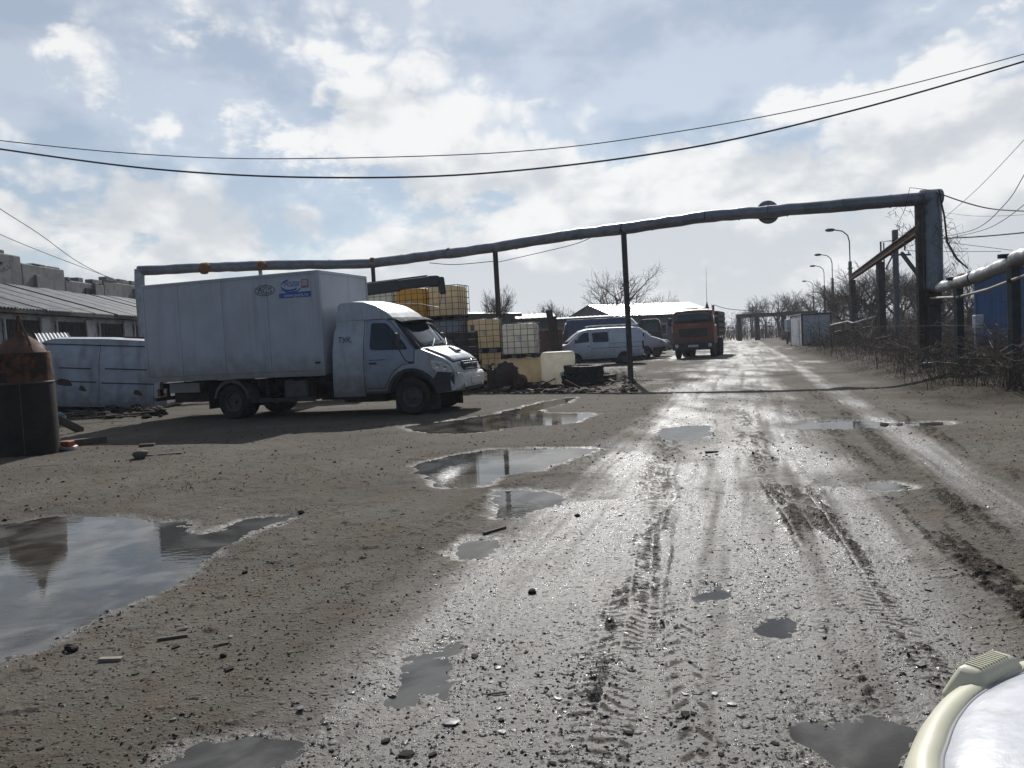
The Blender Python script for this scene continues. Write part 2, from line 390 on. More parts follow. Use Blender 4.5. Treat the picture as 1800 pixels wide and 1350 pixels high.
    wet = np.maximum(wet, sstep(.16, .0, sd) * .8); wet = np.clip(wet + .22 * sstep(6.5, 3.5, y) * sstep(-1.5, -.6, v) * sstep(1.6, .9, v), 0, 1); wet *= (1 - heap * .9) * (1 - .3 * sstep(8, 17, y)); wet = np.where(y > 7, wet * np.clip(.75 + 1.6 * fbm2(x * 1.6, y * .55, 1.0, 4, 207), .15, 1.1), wet)
    # trucks have churned the mud at the yard edge: dark, fine and wet
    mud = np.clip(sstep(2.9, 3.9, v + wob * 1.2) * sstep(11.9, 13.4, y + wob * 2) * sstep(75, 55, y) * np.clip(.85 + 1.2 * fbm2(x, y, 1.5, 3, 261), 0, 1) + 1.7 * np.exp(-(((x + .6) / 5.0) ** 2 + ((y - 25.4) / 2.0) ** 2) * 1.2) + .30 * sstep(-1.2, -2.4, v + wob * 1.4) * np.clip(.6 + 1.4 * fbm2(x, y, .7, 3, 233), 0, 1) + .6 * np.exp(-(((x + 15) / 5) ** 2 + ((y - 23) / 4) ** 2)), 0, 1)
    mud = np.maximum(mud, sstep(.1, .6, tread) * .95)
    z = np.where(np.hypot(x, y) > 150, z * 0, z)
    co = np.stack([x, y, z], 1); co = np.vstack([co, [[0, 0, 0]]])
    i = np.arange(nr - 1)[:, None] * nt; j = np.arange(nt)[None]; j2 = (j + 1) % nt
    quads = np.stack([i + j, i + j2, i + nt + j2, i + nt + j], -1).reshape(-1, 4)[:, ::-1]
    tris = np.stack([np.full(nt, nr * nt), np.arange(nt), (np.arange(nt) + 1) % nt], 1)[:, ::-1]
    me = bpy.data.meshes.new('ground')
    me.vertices.add(len(co)); me.vertices.foreach_set('co', co.ravel())
    nl = quads.size + tris.size; me.loops.add(nl); me.loops.foreach_set('vertex_index', np.concatenate([quads.ravel(), tris.ravel()]))
    me.polygons.add(len(quads) + len(tris))
    me.polygons.foreach_set('loop_start', np.concatenate([np.arange(len(quads)) * 4, len(quads) * 4 + np.arange(len(tris)) * 3]))
    me.polygons.foreach_set('use_smooth', np.ones(len(quads) + len(tris), bool))
    me.update(calc_edges=True); me.validate()
    for nm, arr in (('wet', wet), ('mud', mud)):
        at_ = me.attributes.new(nm, 'FLOAT', 'POINT'); at_.data.foreach_set('value', np.append(arr, 0).astype(np.float32))
    if me.polygons[0].normal.z < 0: me.flip_normals()
    o = bpy.data.objects.new('ground', me); col.objects.link(o); tag(o, 'rutted wet dirt yard with mud, gravel and tyre tracks', None, kind='structure')
    me.materials.append(ground_mat())
    return co, rs, th

def ground_mat():
    m = bpy.data.materials.new('wet_dirt'); m.use_nodes = True; t = m.node_tree; L = t.links.new; b = t.nodes['Principled BSDF']
    tc = N(t, 'ShaderNodeTexCoord'); co = tc.outputs['Object']
    def noise(s, d=6, r=.6, dist=0): 
        n = N(t, 'ShaderNodeTexNoise'); n.inputs['Scale'].default_value = s; n.inputs['Detail'].default_value = d; n.inputs['Roughness'].default_value = r
        n.inputs['Distortion'].default_value = dist; L(co, n.inputs[0]); return n.outputs[0]
    wet = N(t, 'ShaderNodeAttribute', attribute_name='wet').outputs['Fac']; mud = N(t, 'ShaderNodeAttribute', attribute_name='mud').outputs['Fac']
    big, mid, fin, spk = noise(.55), noise(5), noise(42, 5, .7), noise(85, 3, .6)
    c = mixc(t, mrange(t, big, .35, .65), (.118, .106, .088), (.165, .155, .135))
    c = mixc(t, math_(t, 'MULTIPLY', mrange(t, noise(1.3, 5), .50, .64), .75), c, (.142, .114, .086))
    c = mixc(t, math_(t, 'MULTIPLY', mrange(t, mid, .48, .68), .55), c, (.11, .082, .06))
    c = mixc(t, math_(t, 'MULTIPLY', mrange(t, fin, .35, .7), .6), mixc(t, .45, c, (.07, .058, .048)), c)
    vor = N(t, 'ShaderNodeTexVoronoi'); vor.inputs['Scale'].default_value = 48; L(co, vor.inputs[0])
    vor2 = N(t, 'ShaderNodeTexVoronoi'); vor2.inputs['Scale'].default_value = 17; L(co, vor2.inputs[0])
    rnd = N(t, 'ShaderNodeSeparateColor'); L(vor.outputs['Color'], rnd.inputs[0])
    rnd2 = N(t, 'ShaderNodeSeparateColor'); L(vor2.outputs['Color'], rnd2.inputs[0])
    stone = math_(t, 'MULTIPLY', mrange(t, vor.outputs['Distance'], .42, .2), mrange(t, rnd.outputs[0], .72, .78))
    c = mixc(t, math_(t, 'MULTIPLY', stone, .7), c, mixc(t, rnd.outputs[1], (.24, .22, .19), (.07, .06, .05)))
    dark = math_(t, 'MULTIPLY', mrange(t, spk, .62, .70), .85)
    c = mixc(t, dark, c, (.022, .018, .015))
    mp = N(t, 'ShaderNodeMapping'); mp.inputs['Rotation'].default_value = (0, 0, .5); mp.inputs['Scale'].default_value = (9, 30, 9); L(co, mp.inputs[0])
    ns = N(t, 'ShaderNodeTexNoise'); ns.inputs['Scale'].default_value = 1; ns.inputs['Detail'].default_value = 4; L(mp.outputs[0], ns.inputs[0])
    c = mixc(t, math_(t, 'MULTIPLY', mrange(t, ns.outputs[0], .60, .68), .8), c, (.03, .024, .02))
    wetn = math_(t, 'ADD', wet, math_(t, 'MULTIPLY', math_(t, 'SUBTRACT', mid, .5), .5), clamp=True)
    wetn = math_(t, 'MULTIPLY', wetn, mrange(t, wet, .02, .15))
    c = mixc(t, math_(t, 'MULTIPLY', wetn, .45), c, (.055, .05, .042))
    c = mixc(t, math_(t, 'MULTIPLY', mud, mrange(t, fin, .25, .6, .55, .95)), c, (.035, .027, .02))
    L(c, b.inputs['Base Color'])
    ro = math_(t, 'MULTIPLY_ADD', mrange(t, fin, .3, .7, -.06, .10), 1.0, mrange(t, wetn, 0, .9, .90, .45, False))
    glint = math_(t, 'MULTIPLY', mrange(t, rnd.outputs[2], .78, .86), wetn)          # single wet stones shine
    ro = math_(t, 'MULTIPLY_ADD', glint, -.26, ro)
    ro = math_(t, 'MAXIMUM', ro, .14)
    ro = mixc(t, math_(t, 'MULTIPLY', mud, .6), ro, (.75,) * 3)
    L(ro, b.inputs['Roughness'])
    L(math_(t, 'MULTIPLY', mrange(t, wetn, 0.05, .8, .07, .43, False), math_(t, 'MULTIPLY_ADD', mud, -.85, 1.0)), b.inputs['Specular IOR Level'])      # dry earth has hardly any sheen
    h = math_(t, 'ADD', math_(t, 'MULTIPLY', mid, .5), math_(t, 'MULTIPLY', fin, .35))
    h = math_(t, 'ADD', h, math_(t, 'MULTIPLY', math_(t, 'MULTIPLY', mrange(t, vor.outputs['Distance'], .5, .1), mrange(t, rnd.outputs[0], .45, .8)), .28))
    h = math_(t, 'ADD', h, math_(t, 'MULTIPLY', math_(t, 'MULTIPLY', mrange(t, vor2.outputs['Distance'], .4, .1), mrange(t, rnd2.outputs[0], .8, .9)), .5))
    bp = N(t, 'ShaderNodeBump'); bp.inputs['Strength'].default_value = 1.0; bp.inputs['Distance'].default_value = .03
    L(h, bp.inputs['Height']); L(bp.outputs[0], b.inputs['Normal'])
    return m

ground_co, ground_rs, ground_th = build_ground()
GZ = ground_co[:-1, 2].reshape(len(ground_rs), len(ground_th))
def ground_z(x, y):
    r = math.hypot(x, y); a = math.atan2(x, y)
    if a < ground_th[0]: a += 2 * math.pi
    i = min(max(int(np.searchsorted(ground_rs, r)), 0), len(ground_rs) - 1); j = min(int(np.searchsorted(ground_th, a)), len(ground_th) - 1)
    return float(GZ[i, j])

def water_mat():
    m = bpy.data.materials.new('muddy_water'); m.use_nodes = True; t = m.node_tree; L = t.links.new; t.nodes.remove(t.nodes['Principled BSDF'])
    tc = N(t, 'ShaderNodeTexCoord'); n = N(t, 'ShaderNodeTexNoise'); n.inputs['Scale'].default_value = 1.6; n.inputs['Detail'].default_value = 5; n.inputs['Distortion'].default_value = 1.2; L(tc.outputs['Object'], n.inputs[0])
    silt = mrange(t, n.outputs[0], .38, .66)
    df = N(t, 'ShaderNodeBsdfDiffuse'); L(mixc(t, silt, (.072, .065, .054), (.15, .145, .132)), df.inputs[0])
    tr = N(t, 'ShaderNodeBsdfTransparent'); tr.inputs[0].default_value = (.55, .5, .42, 1)
    body = N(t, 'ShaderNodeMixShader'); L(mrange(t, silt, 0, 1, .5, .25, False), body.inputs[0]); L(df.outputs[0], body.inputs[1]); L(tr.outputs[0], body.inputs[2])
    mp = N(t, 'ShaderNodeMapping'); mp.inputs['Scale'].default_value = (5, 11, 1); L(tc.outputs['Object'], mp.inputs[0])
    n2 = N(t, 'ShaderNodeTexNoise'); n2.inputs['Scale'].default_value = 1.5; n2.inputs['Detail'].default_value = 3; L(mp.outputs[0], n2.inputs[0])
    bp = N(t, 'ShaderNodeBump'); bp.inputs['Strength'].default_value = .07; bp.inputs['Distance'].default_value = .01; L(n2.outputs[0], bp.inputs['Height'])
    gl = N(t, 'ShaderNodeBsdfGlossy'); gl.inputs['Roughness'].default_value = .015; L(bp.outputs[0], gl.inputs['Normal'])
    fr = N(t, 'ShaderNodeFresnel'); fr.inputs[0].default_value = 1.36; L(bp.outputs[0], fr.inputs['Normal'])
    mx = N(t, 'ShaderNodeMixShader'); L(fr.outputs[0], mx.inputs[0]); L(body.outputs[0], mx.inputs[1]); L(gl.outputs[0], mx.inputs[2])
    L(mx.outputs[0], t.nodes['Material Output'].inputs[0]); return m
WATER = water_mat()
def puddles():
    for P in PUDDLES:
        c = sum(P, Vector((0, 0))) / len(P); mb = MB(); k = len(P)
        # outline pushed out so that the rising ground cuts the real shore
        n_out = []
        for i in range(k):
            e = (P[(i + 1) % k] - P[i - 1]).normalized(); n_ = Vector((e.y, -e.x)); area = sum(P[q - 1].cross(P[q]) for q in range(k))
            n_out.append(P[i] + n_ * (.14 if area > 0 else -.14))
        from mathutils.geometry import tessellate_polygon
        V3 = [Vector((p.x, p.y, WATER_Z)) for p in n_out]
        mb.add(V3, tessellate_polygon([V3]))
        o = mb.build('puddle', WATER); o.data.polygons[0].normal.z < 0 and o.data.flip_normals()
        tag(o, kind='structure')
puddles()

# ------------------------------------------------------------------ shared materials
PAINT = material('dirty_white_paint', (.46, .48, .51), (.37, .385, .405), 2.5, .42, dirt=(.15, .125, .095), dirt_z=(.35, 1.45), dirt_amt=.85, streak=((.20, .17, .14), (8, 8, .9), .45), coat=.15)
PANEL = material('box_panel_white', (.46, .48, .52), (.40, .42, .455), 1.6, .45, dirt=(.20, .175, .145), dirt_z=(.85, 1.7), dirt_amt=.85, streak=((.24, .22, .20), (6, 6, .45), .34), bump=.05, bscale=8)
DOORP = material('grey_blue_door_paint', (.30, .34, .42), (.24, .28, .34), 2.5, .4, dirt=(.17, .15, .12), dirt_z=(.4, 1.3), dirt_amt=.8, coat=.15)
ALU = material('dull_aluminium', (.30, .31, .32), (.22, .23, .24), 12, .55, .4)
BLACKP = material('black_plastic', (.03, .031, .033), (.02, .02, .022), 8, .55, dirt=(.12, .1, .08), dirt_z=(.2, .9), dirt_amt=.5)
RUBBER = material('tyre_rubber', (.026, .025, .024), (.04, .036, .031), 9, .85, bump=.2, bscale=60, spec=.25)
RIM = material('dusty_rim', (.11, .105, .10), (.06, .056, .05), 10, .6, .3)
CHASSIS = material('chassis_dirt_black', (.035, .032, .03), (.06, .05, .042), 6, .8)
GLASS = glass('dark_glass', (.012, .014, .016))
WSCREEN = glass('windscreen_glass', (.03, .035, .04), .02)
LENS = material('headlamp_lens', (.62, .65, .68), (.40, .43, .46), 30, .08, .2, coat=.6)
CHROME = material('worn_chrome', (.6, .6, .6), (.4, .4, .4), 15, .22, .9)
REDLENS = material('red_lens', (.14, .02, .015), None, 20, .2)
PLATE = material('number_plate', (.6, .6, .58), (.45, .44, .42), 20, .5)
SEAM = material('panel_gap', (.05, .05, .05), None, 10, .9)
RUST = material('rusty_steel', (.13, .062, .035), (.07, .038, .026), 5, .85, .2, bump=.25, bscale=40)
DARKSTEEL = material('dark_weathered_steel', (.055, .052, .05), (.10, .065, .045), 4, .7, .3, bump=.12, bscale=30)
BLUE = material('blue_print', (.03, .09, .34), (.05, .11, .32), 20, .45)
INK = material('black_ink', (.03, .03, .035), None, 20, .6)
BROWNP = material('red_brown_print', (.28, .15, .12), None, 20, .5)
WHITEP = material('white_print', (.68, .69, .7), None, 20, .5)
ORANGE = material('faded_orange_paint', (.27, .06, .022), (.19, .045, .022), 3, .5, dirt=(.09, .06, .05), dirt_z=(.6, 1.9), dirt_amt=.7, streak=((.12, .05, .03), (6, 6, .8), .5))

def lerp_poly(P, s):
    i = min(int(s), len(P) - 2); f = s - i; return P[i][0] + (P[i + 1][0] - P[i][0]) * f, P[i][1] + (P[i + 1][1] - P[i][1]) * f
class Body:
    """a vehicle shell: side profile top line (x, z) swept across the width; wfun = half width, bulge pushes the middle forward, crown lifts the roof"""
    def __init__(s, top, bottom, wfun, bulge=lambda x, z: 0, crown=lambda x, z: 0):
        s.top, s.bottom, s.w, s.bulge, s.crown = top, bottom, wfun, bulge, crown
    def pt(s, x, z, t, off=0):
        w = s.w(x, z); k = 1 - t * t
        return Vector((x + s.bulge(x, z) * k, t * w, z + s.crown(x, z) * k))
    def mesh(s, ny=10, sub=3):
        mb = MB(); P = s.top + s.bottom; k = len(P); pr = []
        for i in range(k):
            a, b = P[i], P[(i + 1) % k]; n = sub if i < len(s.top) - 1 else 1
            for q in range(n): pr.append((a[0] + (b[0] - a[0]) * q / n, a[1] + (b[1] - a[1]) * q / n))
        k = len(pr); ts = [-1 + 2 * j / ny for j in range(ny + 1)]
        vs = [s.pt(x, z, t) for x, z in pr for t in ts]; n1 = ny + 1
        fs = [(i * n1 + j, i * n1 + j + 1, ((i + 1) % k) * n1 + j + 1, ((i + 1) % k) * n1 + j) for i in range(k) for j in range(ny)]
        mb.add(vs, fs)
        for sgn in (-1, 1): s._cap(mb, pr, sgn)
        return mb
    def _cap(s, mb, poly, sgn, off=0.0, step=.14):
        bm = bmesh.new(); bm.faces.new([bm.verts.new((x, 0, z)) for x, z in poly])
        zs = [p[1] for p in poly]; xs = [p[0] for p in poly]
        for lo, hi, no, ax in ((min(zs), max(zs), (0, 0, 1), 2), (min(xs), max(xs), (1, 0, 0), 0)):
            q = lo + step
            while q < hi - .02:
                co = [0, 0, 0]; co[ax] = q
                bmesh.ops.bisect_plane(bm, geom=bm.verts[:] + bm.edges[:] + bm.faces[:], plane_co=co, plane_no=no, dist=1e-5); q += step
        bm.verts.index_update()
        vs = [(v.co.x, sgn * (s.w(v.co.x, v.co.z) + off), v.co.z) for v in bm.verts]
        mb.add(vs, [tuple(v.index for v in f.verts) for f in bm.faces]); bm.free()
    def side(s, poly, sgn=-1, off=.005, thick=.012):
        """a raised plate that follows the flank"""
        mb = MB(); s._cap(mb, poly, sgn, off); s._cap(mb, poly, sgn, off - thick)
        k = len(poly); a = [(x, sgn * (s.w(x, z) + off), z) for x, z in poly] + [(x, sgn * (s.w(x, z) + off - thick), z) for x, z in poly]
        return mb.add(a, [(i, (i + 1) % k, k + (i + 1) % k, k + i) for i in range(k)])
    def strip(s, s0, s1, t0, t1, off=.006, ns=6, nt=10, shrink=0.0):
        """a plate on the swept surface between profile positions s0..s1 and width fractions t0..t1"""
        mb = MB(); vs = []
        for layer in (off, off - .012):
            for i in range(ns + 1):
                sp = s0 + (s1 - s0) * i / ns; x, z = lerp_poly(s.top, sp)
                xa, za = lerp_poly(s.top, max(sp - .05, 0)); xb, zb = lerp_poly(s.top, min(sp + .05, len(s.top) - 1.001))
                d = Vector((xb - xa, 0, zb - za)).normalized(); n = Vector((-d.z, 0, d.x))
                if n.z < 0 and abs(n.z) > .3 or (abs(n.z) <= .3 and n.x < 0): n = -n
                for j in range(nt + 1):
                    f = 1 - shrink * i / ns; vs.append(s.pt(x, z, (t0 + (t1 - t0) * j / nt) * f) + n * layer)
        n1 = nt + 1; o = (ns + 1) * n1
        for b_ in (0, o):
            mb_f = [(b_ + i * n1 + j, b_ + i * n1 + j + 1, b_ + (i + 1) * n1 + j + 1, b_ + (i + 1) * n1 + j) for i in range(ns) for j in range(nt)]
            if b_ == 0: fs = mb_f
            else: fs += mb_f
        edge = [j for j in range(n1)] + [i * n1 + nt for i in range(1, ns + 1)] + [ns * n1 + j for j in range(nt - 1, -1, -1)] + [i * n1 for i in range(ns - 1, 0, -1)]
        fs += [(edge[i], edge[(i + 1) % len(edge)], o + edge[(i + 1) % len(edge)], o + edge[i]) for i in range(len(edge))]
        return mb.add(vs, fs)

def arch(cx, cz, r, a0=0, a1=180, n=10):
    return [(cx + r * math.cos(R(a0 + (a1 - a0) * i / n)), cz + r * math.sin(R(a0 + (a1 - a0) * i / n))) for i in range(n + 1)]
def rect(x0, z0, x1, z1, r=.05, n=3):
    out = []
    for cx, cz, a in ((x1 - r, z0 + r, -90), (x1 - r, z1 - r, 0), (x0 + r, z1 - r, 90), (x0 + r, z0 + r, 180)):
        out += [(cx + r * math.cos(R(a + 90 * i / n)), cz + r * math.sin(R(a + 90 * i / n))) for i in range(n + 1)]
    return out
def round_poly(P, r=.25, n=2):
    P = [Vector(p) for p in P]; out = []
    for i in range(len(P)):
        a, b, c = P[i - 1], P[i], P[(i + 1) % len(P)]
        p, q = b.lerp(a, r), b.lerp(c, r)
        for j in range(n + 2):
            f = j / (n + 1); out.append(tuple(p.lerp(b, f).lerp(b.lerp(q, f), f)))
    return out

_wheel_cache = {}
def wheel(parent, c, r, w, name='wheel', rim=RIM, sgn=-1, dish=.04):
    e = bpy.data.objects.new(name, None); col.objects.link(e); e.parent = parent; e.location = c; e.empty_display_size = .1
    e.rotation_euler = (0, 0, 0 if sgn < 0 else math.pi)
    key = (round(r, 3), round(w, 3), rim.name, dish)
    if key in _wheel_cache:
        for me in _wheel_cache[key]:
            o = bpy.data.objects.new(me.name.split('.')[0], me); col.objects.link(o); o.parent = e
        return e
    ri = r * .56; h = w / 2
    t = MB().lathe([(ri, -h * .72), (ri + (r - ri) * .3, -h * .95), (r * .9, -h), (r * .975, -h * .82), (r, -h * .6), (r, h * .6), (r * .975, h * .82), (r * .9, h), (ri, h * .72), (ri * .97, 0)], axis='Y', n=36, closed=True)
    for i in range(36):                                        # tread lugs
        a = 2 * math.pi * i / 36
        for sy in (-1, 1):
            rot = Matrix.Rotation(-a, 3, 'Y') @ Matrix.Rotation(.35 * sy, 3, 'X')
            t.box(Vector((math.cos(a) * r * .995, sy * h * .42, math.sin(a) * r * .995)), (r * .03, h * .62, r * .09), Matrix.Rotation(-a, 3, 'Y'))
    ty = t.build('tyre', RUBBER, e, smooth=True)
    m = MB().lathe([(0.0, -h * .55), (ri * .22, -h * .6), (ri * .26, -h * .35 + dish), (ri * .5, -h * .15 + dish), (ri * .8, -h * .05 + dish), (ri * .9, -h * .6), (ri * 1.02, -h * .75), (ri * 1.0, 0), (0, 0)], axis='Y', n=28)
    for i in range(8):
        a = 2 * math.pi * i / 8
        m.lathe([(0, -h * .15 + dish - .035), (.012, -h * .15 + dish - .035), (.012, -h * .1 + dish), (0, -h * .1 + dish)], (math.cos(a) * ri * .38, 0, math.sin(a) * ri * .38), 'Y', 6)
        m.lathe([(0, -h * .08 + dish - .012), (ri * .085, -h * .08 + dish - .012), (ri * .085, -h * .04 + dish), (0, -h * .04 + dish)], (math.cos(a + .39) * ri * .66, 0, math.sin(a + .39) * ri * .66), 'Y', 8, mi=1)
    rm = m.build('rim', [rim, CHASSIS], e, smooth=True)
    _wheel_cache[key] = [ty.data, rm.data]
    return e
def lettering(txt, size, parent, mat, loc, rot, name='lettering', shear=0, depth=.002, align='CENTER'):
    cu = bpy.data.curves.new('txt', 'FONT'); cu.body = txt; cu.size = size; cu.extrude = depth; cu.align_x = align; cu.align_y = 'CENTER'; cu.shear = shear; cu.resolution_u = 2
    tmp = bpy.data.objects.new('txt', cu); col.objects.link(tmp)
    me = bpy.data.meshes.new_from_object(tmp.evaluated_get(bpy.context.evaluated_depsgraph_get()))
    bpy.data.objects.remove(tmp); bpy.data.curves.remove(cu)
    me.name = name; me.materials.clear(); me.materials.append(mat)
    o = bpy.data.objects.new(name, me); col.objects.link(o); o.parent = parent; o.location = loc; o.rotation_euler = rot
    return o

# ------------------------------------------------------------------ the white box truck
T_HEAD = R(-18.0)
T_near = gp(411, 737)                                          # ground below the near rear wheel
T_u = Vector((math.cos(T_HEAD), math.sin(T_HEAD), 0)); T_v = Vector((-T_u.y, T_u.x, 0))
truck = thing('box_truck', 'white box truck with a blue appliance sticker parked in its own shadow', 'truck', T_near + T_v * 1.08, T_HEAD)
WB = 4.64
def box_truck():
    t = truck
    x0, x1, z0, z1, hw = -2.41, 2.55, .95, 3.32, 1.1
    MB().box(((x0 + x1) / 2, 0, (z0 + z1) / 2), (x1 - x0 - .03, 2 * hw - .03, z1 - z0 - .03)).build('cargo_box', SEAM, t)
    xs = [x0 + .03, -1.33, -.08, 1.17, x1 - .05]
    for sg in (-1, 1):
        for a, b in zip(xs, xs[1:]):
            MB().box(((a + b) / 2, sg * (hw - .012), (z0 + z1) / 2 + .03), (b - a - .007, .03, z1 - z0 - .16)).build('side_panel', PANEL, t, bevel=.004)
        m = MB().box(((x0 + x1) / 2, sg * (hw - .005), z0 + .06), (x1 - x0, .05, .12)); m.box(((x0 + x1) / 2, sg * (hw + .004), z0 + .135), (x1 - x0, .035, .022))
        rl = m.build('bottom_rail', ALU if 0 else PANEL, t, bevel=.006)
        m = MB().box(((x0 + x1) / 2, sg * (hw - .01), z1 - .03), (x1 - x0 + .01, .06, .07))
        m.build('top_rail', PANEL, t, bevel=.008)
        rv = MB()
        for i in range(62): rv.lathe([(.011, 0), (.008, sg * .006), (0, sg * .007)], (x0 + .05 + i * .0795, sg * (hw + .018), z1 - .035), 'Y', 6)
        tag(rv.build('rivet_row', CHASSIS, t), kind='stuff')
        for xx, ww in ((x0 + .03, .07), (x1 - .03, .10)):
            MB().box((xx, sg * (hw - .004), (z0 + z1) / 2), (ww, .045, z1 - z0)).build('corner_post', PANEL, t, bevel=.012)
        MB().box((x1 - .15, sg * (hw + .012), z0 + .3), (.13, .012, .045)).build('marker_plate', BLACKP, t)
    MB().box((x1 - .01, 0, (z0 + z1) / 2), (.035, 2 * hw - .1, z1 - z0 - .06)).build('front_panel', PANEL, t, bevel=.005)
    MB().box((x1 - .005, 0, z1 - .03), (.06, 2 * hw - .02, .07)).build('front_rail', PANEL, t, bevel=.008)
    for sg in (-1, 1):
        d = MB().box((x0 - .005, sg * .53, (z0 + z1) / 2), (.04, 1.04, z1 - z0 - .08)).build('rear_door', PANEL, t, bevel=.005)
        MB().tube([(x0 - .05, sg * .12, z0 + .1), (x0 - .05, sg * .12, z1 - .1)], .016, 8).build('lock_rod', ALU, d)
        for z in (1.2, 2.1, 3.0): MB().box((x0 - .03, sg * 1.03, z), (.05, .12, .06)).build('hinge', ALU, d)
    MB().box(((x0 + x1) / 2, 0, z1 - .002), (x1 - x0 - .05, 2 * hw - .1, .03)).build('roof_panel', PANEL, t)
    # ---- print on the flank
    yS = -hw - .006; rx = (R(90), 0, 0)
    dec = MB().sheet([(1.58, yS, 2.86), (2.33, yS, 2.86), (2.33, yS, 3.17), (1.58, yS, 3.17)], .002, (0, -1, 0)).build('sticker', material('sticker_ground', (.50, .53, .60), (.42, .46, .55), 6, .4), t)
    m = MB(); m.sheet([(1.50, yS, 2.755), (2.34, yS, 2.745), (2.34, yS, 2.875), (1.50, yS, 2.865)], .003, (0, -1, 0)); m.build('sticker_strip', BLUE, dec)
    lettering('www.pozis.ru', .115, dec, WHITEP, (1.95, yS - .006, 2.805), rx)
    sw = MB()
    for k, (cx, cz, ra, rb, a0, a1, wd) in enumerate(((1.80, 3.03, .23, .115, 100, 330, .022), (1.83, 3.01, .27, .14, 200, 350, .016))):
        ps = [(cx + ra * math.cos(R(a)), cz + rb * math.sin(R(a))) for a in range(a0, a1, 10)]
        for (a_, b_), (c_, d_) in zip(ps, ps[1:]): sw.add([(a_, yS - .004, b_ - wd), (c_, yS - .004, d_ - wd), (c_, yS - .004, d_ + wd), (a_, yS - .004, b_ + wd)], [(0, 1, 2, 3)])
    sw.build('swoosh', BLUE, dec)
    lettering('POZIS', .15, dec, BLUE, (1.84, yS - .006, 3.05), rx, shear=.25)
    MB().sheet([(2.1, yS - .003, 2.95), (2.29, yS - .003, 2.95), (2.29, yS - .003, 3.15), (2.1, yS - .003, 3.15)], .002, (0, -1, 0)).build('printed_square', BROWNP, dec)
    MB().sheet([(2.125, yS - .006, 3.0), (2.265, yS - .006, 3.0), (2.265, yS - .006, 3.13), (2.125, yS - .006, 3.13)], .002, (0, -1, 0)).build('printed_picture', material('pale_print', (.48, .42, .38), None, 30, .5), dec)
    ov = MB(); ox, oz = 1.12, 2.96
    ov.tube([(ox + .265 * math.cos(a / 24 * 2 * math.pi), yS, oz + .118 * math.sin(a / 24 * 2 * math.pi)) for a in range(25)], .007, 5)
    lg = ov.build('oval_logo', INK, t)
    sc = MB()
    for pts in (((-.2, -.06), (-.12, .07), (-.07, -.05)), ((-.18, 0), (-.05, .02)), ((.04, .06), (-.04, .03), (-.03, -.05), (.05, -.05), (.05, .0)), ((.19, .06), (.1, .05), (.11, .01), (.18, -.02), (.16, -.06), (.08, -.06)), ((-.22, .03), (0, .09), (.2, .02)), ((-.2, -.03), (0, -.09), (.2, -.04))):
        sc.tube([(ox + p[0], yS, oz + p[1]) for p in pts], .007, 4)
    sc.build('logo_script', INK, lg)
    # ---- frame below
    m = MB()
    for sg in (-1, 1): m.box((1.45, sg * .42, .78), (7.6, .08, .2))
    for x in (-2.1, -.9, .7, 1.6, 2.4): m.box((x, 0, .84), (.08, 2.0, .12))
    m.box((0, 0, .42), (.22, 1.7, .2)); m.box((WB, 0, .4), (.14, 1.6, .14)); m.lathe([(.0, -.2), (.2, -.16), (.2, .16), (0, .2)], (0, 0, .43), 'X', 12)
    m.tube([(2.6, 0, .62), (.2, 0, .48)], .05, 8)
    m.build('chassis', CHASSIS, t)
    for sg in (-1, 1):
        for off in (.0, .29): wheel(t, (0, sg * (.96 - off), .41), .41, .24, sgn=sg, dish=.07)
        wheel(t, (WB, sg * .9, .41), .41, .24, sgn=sg, dish=-.02)
        mg = MB()
        ps = arch(0, .43, .5, 5, 172, 14)
        for (a, b), (c, d) in zip(ps, ps[1:]): mg.add([(a, sg * .68, b), (c, sg * .68, d), (c, sg * 1.1, d), (a, sg * 1.1, b), (a, sg * .68, b + .015), (c, sg * .68, d + .015), (c, sg * 1.1, d + .015), (a, sg * 1.1, b + .015)], [(0, 1, 2, 3), (7, 6, 5, 4), (3, 2, 6, 7), (0, 4, 5, 1), (0, 3, 7, 4), (1, 5, 6, 2)])
        for (a, b), (c, d) in zip(ps, ps[1:]): mg.add([(a, sg * 1.1, b + .02), (c, sg * 1.1, d + .02), (c * .88, sg * 1.1, .43 + (d - .43) * .88), (a * .88, sg * 1.1, .43 + (b - .43) * .88)], [(0, 1, 2, 3)])
        mg.build('mudguard', material('grey_mudguard', (.07, .066, .062), (.11, .095, .08), 6, .75), t)
        MB().box((-.62, sg * .95, .47), (.02, .36, .42)).build('mud_flap', RUBBER, t)
        MB().box((-2.3, sg * .84, .68), (.08, .12, .2)).build('tail_lamp', REDLENS, t, bevel=.01)
    MB().box((1.7, -.8, .66), (.62, .42, .42)).build('fuel_tank', material('grubby_tank', (.10, .095, .09), (.06, .055, .05), 6, .6, .3), t, bevel=.05, seg=3)
    MB().box((1.55, .8, .66), (.9, .4, .42)).build('tool_box', CHASSIS, t, bevel=.03)
    m = MB(); m.box((1.25, -.98, .42), (1.9, .03, .1)); m.box((.9, -.93, .64), (.04, .08, .5)); m.box((2.0, -.93, .64), (.04, .08, .5)); m.build('side_guard', CHASSIS, t)
    MB().box((2.15, .35, .58), (.7, .9, .52)).build('battery_box', CHASSIS, t, bevel=.02)
    MB().box((-1.5, .1, .62), (1.3, 1.3, .44)).build('spare_carrier', CHASSIS, t, bevel=.04)
    MB().box((1.0, .45, .55), (.8, .7, .5)).build('air_tank', CHASSIS, t, bevel=.08, seg=3)
    MB().box((3.2, .1, .5), (1.1, 1.2, .45)).build('engine_tray', CHASSIS, t, bevel=.03)
